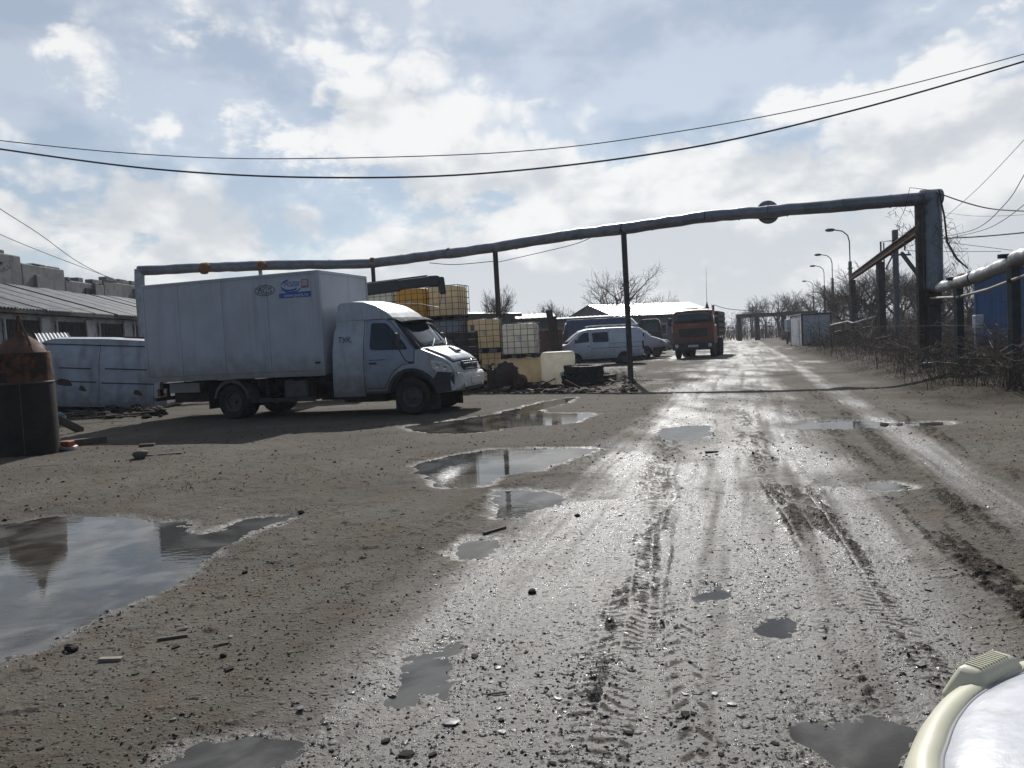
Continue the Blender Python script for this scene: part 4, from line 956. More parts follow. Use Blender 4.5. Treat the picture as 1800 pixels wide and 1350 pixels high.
def van(name, label, loc, rz, paint, wheels=True, rack=False, tilt=0, wreck=False, group=None):
    t = thing(name, label, 'van', loc, rz, group); t.rotation_euler = (0, tilt, rz)
    xr, xf = 1.15, 4.05; r = .35
    bot = [(5.33, .42)] + arch(xf, .36, .43, 8, 172, 10) + arch(xr, .36, .43, 8, 172, 10)
    b = Body(VTOP, bot, vw, lambda x, z: .16 * sst(3.3, 4.4, x) - .05 * sst(.3, 0, x), lambda x, z: .05 * sst(1.3, 2.1, z))
    b.mesh(10, 2).build('body', paint, t, smooth=True, angle=40, bevel=.03)
    for sg in (-1, 1):
        dp = [(3.08, .55), (3.55, .55), (3.62, .75), (3.95, .92), (4.1, 1.3), (3.72, 1.88), (3.45, 2.04), (3.1, 2.05)]
        b.side([(Vector(p) + (Vector(p) - Vector((3.5, 1.3))).normalized() * .014)[:] for p in dp], sg, .003, .01).build('door_gap', SEAM, t)
        d = b.side(dp, sg, .01, .012).build('door', paint, t, smooth=True)
        b.side(round_poly([(3.17, 1.42), (4.0, 1.38), (3.70, 1.82), (3.44, 1.97), (3.18, 1.98)], .14), sg, .016, .008).build('window_pane', GLASS, d)
        b.side(rect(3.14, 1.16, 3.3, 1.20, .012), sg, .025, .02).build('handle', BLACKP, d)
        if not wreck:
            w_ = b.side(round_poly([(2.05, 1.38), (2.98, 1.38), (2.98, 1.96), (2.05, 1.96)], .12), sg, .012, .01).build('window', BLACKP, t)
            b.side(round_poly([(2.09, 1.42), (2.94, 1.42), (2.94, 1.92), (2.09, 1.92)], .12), sg, .016, .006).build('pane', GLASS, w_)
        b.side([(.1, 1.02), (3.0, 1.02), (3.0, 1.045), (.1, 1.045)], sg, .01, .012).build('moulding', SEAM, t)
        for z_ in ((.72, 1.28) if wreck else (1.28,)): b.side([(.15, z_), (2.0, z_), (2.0, z_ + .02), (.15, z_ + .02)], sg, .008, .01).build('moulding', SEAM, t)
        b.side([(2.0, .5), (2.012, .5), (2.012, 2.05), (2.0, 2.05)], sg, .004, .008).build('panel_seam', SEAM, t)
        b.side([(3.03, .5), (3.042, .5), (3.042, 2.05), (3.03, 2.05)], sg, .004, .008).build('panel_seam', SEAM, t)
        b.side(rect(-.0, .85, .09, 1.35, .02), sg, .012, .02).build('tail_lamp', BLACKP if wreck else REDLENS, t)
        b.side(round_poly([(4.92, 1.12), (5.12, 1.06), (5.26, .9), (4.98, .9)], .2), sg, .012, .02).build('headlamp', LENS, t)
        b.side([(4.52, .42), (5.3, .42), (5.3, .72), (4.54, .66)], sg, .008, .02).build('lower_trim', BLACKP, t)
        if wheels:
            wheel(t, (xr, sg * .86, r), r, .2, sgn=sg); wheel(t, (xf, sg * .86, r), r, .2, sgn=sg)
        m = MB().tube([(3.95, sg * .93, 1.35), (3.98, sg * 1.12, 1.4)], .015, 5).build('mirror', BLACKP, t)
        MB().box((3.98, sg * 1.14, 1.5), (.08, .16, .26)).build('mirror_housing', BLACKP, m, bevel=.02)
        if not wreck: b.side(arch(xf, .36, .46, 5, 175, 10) + arch(xf, .36, .42, 175, 5, 10), sg, .012, .03).build('arch_trim', BLACKP, t)
        for xw in (xr, xf): b.side(arch(xw, .36, .42, 0, 180, 10) + [(xw - .42, .12), (xw + .42, .12)], sg, -.2, .02).build('arch_liner', CHASSIS, t)
    b.strip(7.1, 8.95, -.86, .86, .01, 4, 10).build('windscreen', WSCREEN if not wreck else GLASS, t, smooth='all')
    if not wreck:
        MB().box((2.6, 0, .38), (4.9, 1.4, .14)).build('floor_pan', CHASSIS, t)
        bp = Body([(5.0, .3), (5.1, .62), (5.36, .66), (5.42, .55), (5.40, .3)], [], lambda x, z: .86, lambda x, z: .17 * sst(4.9, 5.4, x)).mesh(8, 2).build('bumper', BLACKP, t, smooth=True)
        MB().box((5.5, 0, .93), (.05, .7, .2)).build('grille', BLACKP, t, bevel=.02)
        MB().box((-.06, 0, .45), (.14, 1.7, .14)).build('rear_bumper', BLACKP, t, bevel=.02)
    else:
        MB().box((-.0, .0, .62), (.1, 1.6, .5)).build('rear_panel', paint, t, bevel=.02)
    if rack:
        k = MB(); rk = bpy.data.objects.new('roof_rack', None); col.objects.link(rk); rk.parent = t
        for sg in (-1, 1):
            MB().tube([(.2, sg * .72, 2.36), (3.1, sg * .72, 2.36)], .018, 5).build('side_rail', ALU, rk)
            for x in (.3, 1.2, 2.1, 3.0): MB().tube([(x, sg * .72, 2.1), (x, sg * .72, 2.37)], .016, 5).build('stanchion', ALU, rk)
        for x in (.3, .9, 1.5, 2.1, 2.7, 3.1): MB().tube([(x, -.72, 2.32), (x, .72, 2.32)], .014, 5).build('cross_bar', ALU, rk)
    return t

# van with roof rack, nose to the left
p = gp(1128, 638)
pv = van('panel_van', 'grey white van with roof rack and dark side window parked behind the tyres', (p.x, p.y + .3, 0), R(180 + 4), VANP, rack=True); pv.scale = (.9, .88, .88)
# wreck without wheels beside the left shed, nose high
wv = gp(283, 719)
def wreck():
    t = thing('wrecked_van', 'wheelless white van shell dumped on rubble behind the box truck', 'van', (wv.x, wv.y + .9, -.12), R(180 + 7)); t.rotation_euler = (0, R(-4.5), R(187))
    top = [(0, .15), (.0, 1.2), (.05, 1.85), (.18, 2.08), (.5, 2.17), (1.8, 2.2), (3.2, 2.17), (3.5, 2.08), (3.68, 1.8), (3.74, 1.2), (3.74, .6)]
    b = Body(top, [(3.7, .15)], lambda x, z: .98 - .17 * sst(1.45, 2.2, z) - .06 * sst(.25, 0, x), lambda x, z: 0, lambda x, z: .06 * sst(1.3, 2.1, z))
    b.mesh(10, 2).build('body', WRECKP, t, smooth=True, angle=40, bevel=.05, seg=3)
    for sg in (-1, 1):
        for z, x0, x1 in ((1.28, .35, 1.7), (1.28, 2.1, 3.0), (.85, .3, 1.8), (.88, 1.95, 3.35), (1.98, .1, 3.6)): b.side([(x0, z), (x1, z + .01), (x1, z + .045), (x0, z + .035)], sg, .014, .016).build('moulding', SEAM, t)
        for x in (.3, 1.86, 3.4): b.side([(x, .2), (x + .014, .2), (x + .014, 2.0), (x, 2.0)], sg, .005, .01).build('panel_seam', SEAM, t)
        b.side(rect(.03, .55, .13, 1.05, .02), sg, .02, .03).build('tail_lamp', BLACKP, t)
        b.side(round_poly([(3.42, 1.4), (3.66, 1.4), (3.6, 1.85), (3.44, 1.9)], .15), sg, .012, .02).build('quarter_window', GLASS, t)
        for (x, z, w, h) in ((2.6, .75, .5, .25), (2.2, .6, .25, .2), (.6, .5, .3, .2)): b.side(round_poly([(x, z), (x + w, z + .05), (x + w * .8, z + h), (x + .1, z + h * .8)], .3), sg, .004, .01).build('rust_patch', RUST, t)
    for k in range(2): MB().box((-.02, -.45 + .9 * k, 1.1), (.05, .86, 1.7)).build('rear_door', WRECKP, t, bevel=.03)
    MB().box((.9, -.2, 2.26), (1.1, .8, .06)).build('rusty_sheet', RUST, t)
    MB().tube([(.9, -.5, 2.3), (1.1, -.75, 2.25), (1.35, -.86, 2.05), (1.45, -.97, 1.7)], .05, 6).build('hanging_rag', CHASSIS, t)
    MB().tube([(1.0, -.5, 2.3), (1.25, -.78, 2.22), (1.5, -.9, 2.0), (1.6, -.99, 1.62)], .03, 6).build('hanging_rag', CHASSIS, t)
    return t
wreck()

def curtain_truck():
    p = gp(1183, 630)
    t = thing('curtain_truck', 'white cab flatbed with faded blue tarpaulin and white roof fairing beyond the rack van', 'truck', (p.x - 5.35, p.y + 2.6, 0), R(-5))
    top = [(3.05, .5), (3.05, 1.3), (3.05, 2.05), (3.5, 2.08), (3.62, 2.03), (4.02, 1.70), (4.42, 1.36), (4.8, 1.24), (5.15, 1.10), (5.32, .95), (5.36, .8)]
    b = Body(top, [(5.33, .42)] + arch(4.05, .36, .43, 8, 172, 10) + [(3.05, .45)], vw, lambda x, z: .16 * sst(3.3, 4.4, x), lambda x, z: .05 * sst(1.3, 2.1, z))
    b.mesh(10, 2).build('cab', VANP, t, smooth=True, angle=40, bevel=.03)
    for sg in (-1, 1):
        dr = b.side([(3.14, .55), (3.55, .55), (3.62, .75), (3.95, .92), (4.1, 1.3), (3.72, 1.88), (3.45, 2.04), (3.16, 2.05)], sg, .008, .012).build('door', VANP, t, smooth=True)
        b.side(round_poly([(3.22, 1.42), (4.0, 1.38), (3.70, 1.82), (3.44, 1.97), (3.24, 1.98)], .14), sg, .014, .008).build('window_pane', GLASS, dr)
        b.side(round_poly([(4.92, 1.12), (5.12, 1.06), (5.26, .9), (4.98, .9)], .2), sg, .012, .02).build('headlamp', LENS, t)
        b.side([(4.52, .42), (5.3, .42), (5.3, .72), (4.54, .66)], sg, .008, .02).build('lower_trim', BLACKP, t)
        b.side(arch(4.05, .36, .46, 5, 175, 10) + arch(4.05, .36, .42, 175, 5, 10), sg, .012, .03).build('arch_trim', BLACKP, t)
        wheel(t, (4.05, sg * .86, .35), .35, .2, sgn=sg); wheel(t, (1.1, sg * .86, .35), .35, .2, sgn=sg)
        MB().box((3.98, sg * 1.14, 1.5), (.08, .16, .26)).build('mirror', BLACKP, t, bevel=.02)
    b.strip(4.1, 5.95, -.86, .86, .01, 4, 10).build('windscreen', WSCREEN, t, smooth='all')
    Body([(2.7, 2.1), (2.75, 2.6), (2.95, 2.66), (3.3, 2.5), (3.65, 2.12)], [], lambda x, z: .85, lambda x, z: .12, lambda x, z: .04).mesh(8, 2).build('roof_fairing', VANP, t, smooth=True, bevel=.04)
    MB().box((1.2, 0, .85), (3.6, 2.0, .12)).build('flatbed', CHASSIS, t)
    MB().box((1.2, 0, 1.1), (3.6, 2.04, .4)).build('dropside', BLUETARP, t, bevel=.02)
    MB().box((1.2, 0, 1.95), (3.6, 2.02, 1.32)).build('tarpaulin', BLUETARP, t, bevel=.08, seg=3)
    MB().box((1.9, 0, .5), (5.5, .8, .16)).build('chassis', CHASSIS, t)
curtain_truck()

def suv():
    p = gp(1196, 628)
    t = thing('parked_car', 'dark square backed off road car between the flatbed and the orange lorry', 'car', (p.x - 3.9, p.y + 4.6, 0), R(-12))
    top = [(0, .5), (0, 1.1), (.05, 1.65), (.2, 1.80), (1.6, 1.84), (2.5, 1.78), (2.72, 1.66), (3.1, 1.16), (3.9, 1.08), (4.05, .95), (4.08, .55)]
    b = Body(top, [(4.05, .42)] + arch(3.3, .36, .42, 8, 172, 8) + arch(.8, .36, .42, 8, 172, 8), lambda x, z: .86 - .13 * sst(1.1, 1.8, z), lambda x, z: .1 * sst(2.4, 3.2, x))
    b.mesh(8, 2).build('body', OLDGREEN, t, smooth=True, angle=40, bevel=.03)
    for sg in (-1, 1):
        for a, c in ((.2, .95), (1.05, 1.75), (1.85, 2.55)): b.side(round_poly([(a, 1.14), (c + (.25 if c > 2 else 0), 1.14), (c, 1.66), (a + .04, 1.68)], .14), sg, .01, .01).build('window_pane', GLASS, t)
        for xw in (.8, 3.3): wheel(t, (xw, sg * .74, .35), .35, .2, sgn=sg)
        b.side(rect(3.86, .8, 4.02, .98, .04), sg, .01, .02).build('headlamp', LENS, t)
    b.strip(6.1, 6.9, -.85, .85, .01, 3, 8).build('windscreen', WSCREEN, t, smooth='all')
    MB().box((4.14, 0, .5), (.12, 1.6, .18)).build('bumper', BLACKP, t, bevel=.02)
suv()

def old_cab(label, px, py, Y, rz, paint, s=1.0):
    """a cab-over lorry seen above the vans: cab with glazed top half, bonnet-less front, flat bed behind"""
    c = at(px, py, Y); t = thing('old_lorry', label, 'truck', (c.x, c.y, 0), rz)
    top = [(-.9, .7), (-.9, 1.6), (-.88, 2.5), (-.7, 2.62), (.4, 2.64), (.62, 2.55), (.8, 1.7), (.86, .9)]
    b = Body(top, [(.84, .6), (-.9, .6)], lambda x, z: 1.1 - .1 * sst(1.6, 2.6, z), lambda x, z: .1, lambda x, z: .04 * sst(1.6, 2.5, z))
    b.mesh(8, 2).build('cab', paint, t, smooth=True, bevel=.04)
    for sg in (-1, 1):
        b.side(round_poly([(-.55, 1.65), (.55, 1.65), (.46, 2.36), (-.5, 2.38)], .12), sg, .01, .012).build('window_pane', GLASS, t)
        wheel(t, (.1, sg * .95, .48), .48, .26, sgn=sg); wheel(t, (-3.2, sg * .95, .48), .48, .26, sgn=sg)
        MB().box((.88, sg * .8, .95), (.06, .2, .18)).build('headlamp', LENS, t)
    b.strip(5.1, 5.9, -.9, .9, .01, 3, 8).build('windscreen', WSCREEN, t, smooth='all')
    MB().box((-2.0, 0, .8), (5.2, .8, .2)).build('chassis', CHASSIS, t)
    MB().box((-2.8, 0, 1.2), (3.6, 2.2, .5)).build('dropside', paint, t, bevel=.02)
    return t
old_cab('dark lorry with glazed cab peeping over the roof rack van', 1016, 575, 50, R(188), OLDGREEN)
old_cab('dark lorry cab standing behind the roof fairing of the flatbed', 1143, 575, 60, R(-8), CHASSIS)

def kamaz():
    c = gp(1222, 631)
    hd = math.atan2(-RD.y, -RD.x) - R(4)
    t = thing('dump_lorry', 'faded orange heavy lorry with whip aerial facing down the road', 'truck', (c.x + .35, c.y + 1.5, 0), hd)
    hw = 1.13
    top = [(-1.5, .95), (-1.5, 1.8), (-1.48, 2.55), (-1.35, 2.72), (-.2, 2.75), (.12, 2.66), (.25, 2.0), (.30, 1.85), (.34, 1.2), (.33, .9)]
    b = Body(top, [(.3, .78), (-1.5, .78)], lambda x, z: hw - .09 * sst(1.8, 2.7, z), lambda x, z: .05 * sst(-.4, .2, x), lambda x, z: .05 * sst(1.8, 2.6, z))
    b.mesh(10, 2).build('cab', ORANGE, t, smooth=True, angle=40, bevel=.04)
    b.strip(5.12, 5.98, -.93, .93, .012, 3, 10).build('windscreen_seal', BLACKP, t, smooth='all')
    for t0, t1 in ((-.90, -.02), (.02, .90)): b.strip(5.2, 5.92, t0, t1, .02, 3, 6).build('windscreen', WSCREEN, t, smooth='all')
    b.strip(7.25, 8.0, -.7, .7, .012, 2, 8).build('grille', BLACKP, t)
    for k in range(4): b.strip(7.32 + k * .17, 7.40 + k * .17, -.68, .68, .024, 1, 8).build('grille_slat', CHASSIS, t)
    b.strip(6.62, 6.8, -.28, .28, .014, 1, 4).build('badge_strip', ALU, t)
    b.strip(6.35, 6.4, -.95, .95, .014, 1, 6).build('cab_moulding', BLACKP, t)
    m = MB().box((.40, 0, .68), (.24, 2.32, .42)); bp = m.build('bumper', CHASSIS, t, bevel=.04)
    for y in (-.92, .92): MB().lathe([(0, .03), (.1, .02), (.11, -.02), (0, -.02)], (.535, y, .72), 'X', 16).build('headlamp', LENS, bp)
    MB().box((.53, 0, .70), (.02, .56, .12)).build('number_plate', PLATE, bp)
    for sg in (-1, 1):
        d = b.side([(-1.1, .95), (.1, .95), (.12, 1.7), (.0, 2.5), (-1.08, 2.5)], sg, .01, .012).build('door', ORANGE, t)
        b.side(round_poly([(-1.02, 1.75), (.08, 1.75), (-.03, 2.42), (-1.0, 2.42)], .1), sg, .016, .01).build('window_pane', GLASS, d)
        wheel(t, (-.55, sg * .98, .52), .52, .28, sgn=sg, dish=0)
        for x in (-3.4, -4.75):
            for o in (0, .3): wheel(t, (x, sg * (1.0 - o), .52), .52, .27, sgn=sg, dish=.08)
        m = MB().tube([(.2, sg * 1.05, 1.85), (.32, sg * 1.28, 1.9)], .014, 5).build('mirror', BLACKP, t)
        MB().box((.32, sg * 1.28, 2.1), (.05, .2, .44)).build('mirror_housing', BLACKP, m, bevel=.02)
        MB().box((-.1, sg * 1.0, .55), (.5, .2, .08)).build('step', CHASSIS, t)
    m = MB()
    for sg in (-1, 1): m.box((-2.8, sg * .42, .85), (5.6, .1, .24))
    m.box((-2.1, 0, .85), (.1, .9, .2)); m.build('chassis', CHASSIS, t)
    bd = MB().box((-3.9, 0, 1.25), (4.2, 2.36, .14)).build('truck_bed', DARKSTEEL, t)
    for sg in (-1, 1):
        for k in range(6): MB().box((-1.95 - k * .78, sg * 1.16, 1.95), (.09, .07, 1.4)).build('stake', DARKSTEEL, bd)
        for z in (1.5, 1.85, 2.2, 2.5): MB().box((-3.9, sg * 1.19, z), (4.2, .04, .22)).build('bed_board', DARKSTEEL, bd)
    MB().box((-1.75, 0, 1.95), (.08, 2.3, 1.4)).build('headboard', DARKSTEEL, bd)
    m = MB().tube([(-.5, .72, 2.75), (-.52, .73, 4.3), (-.6, .75, 5.15)], [.014, .01, .006], 5).build('aerial', POST, t)
    MB().lathe([(.16, 0), (.1, .1), (.02, .42), (0, .44)], (-.9, .68, 2.76), 'Z', 12).build('roof_cone', RUST, t)
    MB().lathe([(.16, 0), (.16, .06), (0, .1)], (-.9, .55, 2.77), 'Z', 12).build('beacon_base', POST, t)
    m = MB()
    for y in (-.35, -.1, .15): m.lathe([(0, 0), (.06, .01), (.07, .07), (0, .1)], (-.3, y, 2.8), 'Z', 8)
    MB().box((-.3, -.1, 2.83), (.12, .7, .06)).build('roof_light_bar', RUST, t, bevel=.02)
    for y in (-1.0, 1.02): MB().tube([(-.2, y, 2.5), (-.2, y, 3.0)], .012, 5).build('corner_rod', POST, t)
    MB().tube([(-1.65, .95, .9), (-1.65, .95, 3.0)], .06, 8).build('exhaust_stack', DARKSTEEL, t)
kamaz()

# ------------------------------------------------------------------ buildings
WASH = material('flaking_whitewash', (.40, .40, .40), (.22, .215, .21), 2.2, .9, bump=.3, bscale=10, streak=((.12, .115, .11), (2.5, 2.5, .4), .6))
CONC = material('old_concrete', (.22, .215, .21), (.13, .125, .12), 2.0, .9, bump=.35, bscale=9, streak=((.07, .068, .065), (2, 2, .35), .6))
SLATE = material('weathered_slate_sheet', (.17, .175, .18), (.10, .105, .11), 2.4, .6, bump=.2, bscale=12)
PINKROOF = material('pale_red_roof', (.24, .19, .17), (.17, .14, .13), 2.5, .7)
ZINC = material('bright_zinc_sheet', (.62, .62, .62), (.48, .48, .48), 1.5, .34, .85, bump=.1, bscale=4)
BLUESHEET = material('blue_profiled_sheet', (.07, .15, .33), (.055, .12, .27), 2.5, .45, dirt=(.07, .07, .08), dirt_z=(0, .8), dirt_amt=.5)
GREYWALL = material('grey_render_wall', (.16, .165, .175), (.11, .113, .12), 2, .9)
DARKIN = material('dark_interior', (.012, .012, .013), None, 5, .9)
def corrugated(mb, a, b, up, pitch, depth, n_sub=6):
    """sheet from edge a-b sweeping along vector up, ribs running along up"""
    a, b, up = Vector(a), Vector(b), Vector(up); L_ = (b - a).length; d = (b - a) / L_; nrm = d.cross(up).normalized()
    k = max(2, int(L_ / pitch) * n_sub); vs = []
    for i in range(k + 1):
        o = math.cos(2 * math.pi * i / n_sub) * depth; q = a + d * (L_ * i / k) + nrm * o
        vs += [q, q + up]
    return mb.add(vs, [(2 * i, 2 * i + 2, 2 * i + 3, 2 * i + 1) for i in range(k)])
def left_shed():
    t = thing('workshop', 'low whitewashed workshop with slate lean to roof and barred windows', 'building')
    X, Y0, Y1, ze = -17.6, 22.5, 58, 3.55
    dirv = Vector((.02, 1, 0)).normalized()
    MB().box((X - 2.4, (Y0 + Y1) / 2, 1.7), (4.8, Y1 - Y0, 3.4)).build('wall', WASH, t)
    # roof sheets, each a strip of corrugated slate
    y = Y0 - .4; k = 0; rnd = random.Random(2)
    while y < Y1:
        z = rnd.uniform(-.015, .03); xx = X + .35 + rnd.uniform(-.06, .06)
        corrugated(MB(), (xx, y, ze + z), (xx, y + 1.72, ze + z), (-4.9, 0, 1.62), .19, .03, 4).build('roof_sheet', SLATE, t, smooth='all'); y += 1.7; k += 1
    MB().bar((X + .3, Y0, ze - .08), (X + .3, Y1, ze - .08), .08, .12).build('eave_beam', POST, t)
    # pilasters and windows
    for yy in np.arange(26.0, 56, 3.1): MB().box((X + .05, yy, 1.65), (.16, .45, 3.3)).build('pilaster', WASH, t, bevel=.02)
    for yy in np.arange(27.9, 55, 3.1):
        w = MB().box((X + .02, yy, 2.72), (.08, 2.1, .95)).build('window', DARKIN, t)
        for q in (-1, 1): MB().box((X + .07, yy + q * 1.05, 2.72), (.06, .08, 1.02)).build('frame', WASH, w)
        MB().box((X + .07, yy, 2.2), (.14, 2.3, .07)).build('sill', CONC, w)
        g = MB()
        for q in np.linspace(-1, 1, 9):
            for s_ in (-1, 1): g.bar((X + .08, yy + q - .2 * s_, 2.26), (X + .08, yy + q + .2 * s_, 3.18), .014)
        tag(g.build('grille', POST, w), kind='stuff')
    # taller wall behind with broken steps
    xb = X - 4.75
    for y0, y1, zt in ((20, 32.0, 6.35), (32.0, 35.4, 6.55), (35.4, 38.8, 6.25), (38.8, 42.5, 5.75), (42.5, 46.5, 6.0), (46.5, 58, 5.6)):
        MB().box((xb, (y0 + y1) / 2, zt / 2), (.5, y1 - y0 - .01, zt)).build('upper_wall', CONC, t, bevel=.06)
        q = y0 + .2
        while q < y1 - .3:                                        # what is left of the top courses
            l_ = rnd.uniform(.3, 1.1); hh_ = rnd.choice((0, .08, .16, .24)); 
            if hh_: MB().box((xb + rnd.uniform(-.06, .06), q + l_ / 2, zt + hh_ / 2), (.42, l_ - .04, hh_)).build('broken_course', CONC, t, bevel=.03)
            q += l_
    for y in (33.0, 36.4, 41.5, 45.9, 49.0): MB().box((xb + .3, y, 5.2), (.18, .3, 1.15)).build('buttress', CONC, t, bevel=.02)
    MB().box((xb + .29, 40.9, 5.1), (.06, .8, .7)).build('vent_opening', DARKIN, t)
    MB().box((xb - 4.2, 45, 6.2), (8, 26, .1), Matrix.Rotation(R(6), 3, 'Y')).build('far_roof', PINKROOF, t)
    MB().box((xb - .1, 30.0, 6.95), (.5, .7, .95)).build('chimney', CONC, t)
    # loose brick courses on the stepped parapet
    for i in range(40):
        y = rnd.uniform(31.6, 34.5); zc = 6.1 - rnd.randint(0, 3) * .09; MB().box((xb + .26, y, zc), (.03, .24, .07)).build('brick', CONC, t)
left_shed()
def lean_canopy():
    t = thing('tin_canopy', 'small ribbed tin canopy jutting out above the wrecked van', 'canopy')
    a, b = at(62, 594, 24.6), at(112, 592, 25.4)
    corrugated(MB(), a + Vector((.5, -.6, -.25)), b + Vector((.5, -.3, -.25)), (-.7, .9, .4), .12, .025, 4).build('roof_sheet', ALU, t, smooth='all')
    for q in (a, b): MB().bar((q.x, q.y, -.1), q, .07).build('post', POST, t)
lean_canopy()

def shed(name, label, px0, px1, y_eave, y_ridge, Y, depth, roof, wall, windows=(), pitch_front=True, ang=0):
    a, b = at(px0, y_eave, Y), at(px1, y_eave, Y + ang); zr = at((px0 + px1) / 2, y_ridge, Y + depth * .45).z; ze = a.z
    t = thing(name, label, 'building'); d = (b - a); d.z = 0; L_ = d.length; d /= L_; n = Vector((-d.y, d.x, 0))
    c = (a + b) / 2; rot = Matrix.Rotation(math.atan2(d.y, d.x), 3, 'Z')
    MB().box(Vector((c.x, c.y, ze / 2)) + n * (depth / 2), (L_, depth, ze), rot).build('wall', wall, t)
    h = depth * .45; a0, b0 = Vector((a.x, a.y, ze)) - n * .35 - d * .3, Vector((b.x, b.y, ze)) - n * .35 + d * .3
    k = max(1, int(L_ / 2.2))
    for i in range(k): corrugated(MB(), a0.lerp(b0, i / k), a0.lerp(b0, (i + 1) / k) + d * .05, n * (h + .35) + Vector((0, 0, zr - ze)), .35, .015, 4).build('roof_sheet', roof, t)
    r0, r1 = a0 + n * (h + .35) + Vector((0, 0, zr - ze)), b0 + n * (h + .35) + Vector((0, 0, zr - ze))
    MB().add([r0, r1, r1 + n * (depth - h + .3) - Vector((0, 0, zr - ze)), r0 + n * (depth - h + .3) - Vector((0, 0, zr - ze))], [(0, 1, 2, 3)]).build('rear_roof', roof, t)
    MB().add([a0 + d * .3 + n * .35, r0 + d * .3, a0 + d * .3 + n * (depth + .35)], [(0, 1, 2)]).build('gable', wall, t)
    MB().add([b0 - d * .3 + n * .35, r1 - d * .3, b0 - d * .3 + n * (depth + .35)], [(0, 1, 2)]).build('gable', wall, t)
    MB().bar(a0 + Vector((0, 0, -.1)), b0 + Vector((0, 0, -.1)), .06, .2).build('fascia', POST, t)
    for fx, w, zc, hh in windows:
        q = Vector((a.x, a.y, zc)) + d * (L_ * fx) - n * .01
        wn = MB().box(q, (w, .06, hh), rot).build('window', WHITEP, t); MB().box(q - n * .03, (w - .14, .03, hh - .14), rot).build('pane', GLASS, wn)
    return t
shed('garage', 'long grey garage with glaring bright metal roof beyond the lorries', 1078, 1252, 556, 530, 72, 9, ZINC, GREYWALL, ((.25, 1.2, 2.0, 1.0), (.48, .9, 1.9, 1.1), (.62, 1.2, 2.0, 1.0), (.8, .8, 1.9, 1.1)), ang=5)
shed('garage', 'dark low shed with narrow roof between the garage and rack van', 975, 1080, 561, 556, 62, 6, SLATE, GREYWALL)
shed('garage', 'small shed with white sheet roof glinting behind the tote stacks', 815, 905, 552, 545, 48, 7, ZINC, GREYWALL, ang=4)
shed('garage', 'dark grey shed with slate roof behind the lone milky tote', 885, 968, 562, 552, 52, 7, SLATE, GREYWALL)
def red_shed():
    t = thing('container_body', 'pale red metal lorry body standing behind the wooden post', 'container'); c = at(960, 580, 40)
    MB().box((c.x, c.y, 1.0), (1.5, 2, 1.9)).build('body', material('dull_red_paint', (.17, .075, .06), (.11, .055, .045), 3, .7), t, bevel=.03)
    MB().box((c.x, c.y - .02, 2.0), (1.6, 2.2, .12)).build('lid', material('pale_red_paint', (.32, .21, .18), None, 3, .6), t)
    p = thing('wooden_post', 'thick rotten timber post leaning beside the pale red body', 'post'); a = at(965, 545, 36); MB().bar((a.x + .25, a.y, -.1), (a.x, a.y, a.z), .34, .3).build('timber', material('old_timber', (.09, .07, .05), (.055, .042, .03), 4, .9, bump=.4, bscale=15), p, bevel=.03)
    MB().bar((a.x + .4, a.y, -.1), (a.x + .22, a.y, a.z - .3), .18, .2).build('spliced_timber', bpy.data.materials['old_timber'], p, bevel=.02)
    f = thing('plank_trailer', 'dark plank sided trailer parked in front of the lower totes', 'trailer'); c = at(800, 610, 24.6)
    for k in range(4): MB().box((c.x, c.y, 1.05 + k * .235), (1.5, .05, .215)).build('plank', CHASSIS, f, bevel=.008)
    for x in (-.7, .7): MB().box((c.x + x, c.y - .04, 1.35), (.07, .05, 1.1)).build('stake', POST, f)
    MB().box((c.x, c.y + .8, .85), (1.5, 1.6, .14)).build('bed', CHASSIS, f)
    for sx in (-1, 1): wheel(f, (c.x + sx * .5, c.y + .12, .36), .36, .2)
    # its drawbar
    MB().bar((c.x + .7, c.y + .8, .7), (c.x + 1.3, c.y + .8, .35), .08).build('drawbar', POST, f)
red_shed()
def blue_hall():
    t = thing('blue_hall', 'blue profiled metal hall standing behind the silver pipe', 'building')
    X, Y0, Y1, z = 18.4, 12, 30.3, 3.15
    for i in range(9):
        y = Y0 + i * (Y1 - Y0) / 9
        corrugated(MB(), (X, y + 2.035, -.1), (X, y, -.1), (0, 0, z + .1), .27, .045, 4).build('wall_sheet', BLUESHEET, t)
    MB().box((X + 5, (Y0 + Y1) / 2, z / 2), (9.9, Y1 - Y0 - .1, z)).build('hall_core', BLUESHEET, t)
    MB().box((X + 5, (Y0 + Y1) / 2, z + .1), (10.4, Y1 - Y0 + .4, .12)).build('roof', ALU, t)
    MB().box((X + .02, Y1, z / 2), (.14, .1, z)).build('corner_trim', BLUESHEET, t)
blue_hall()
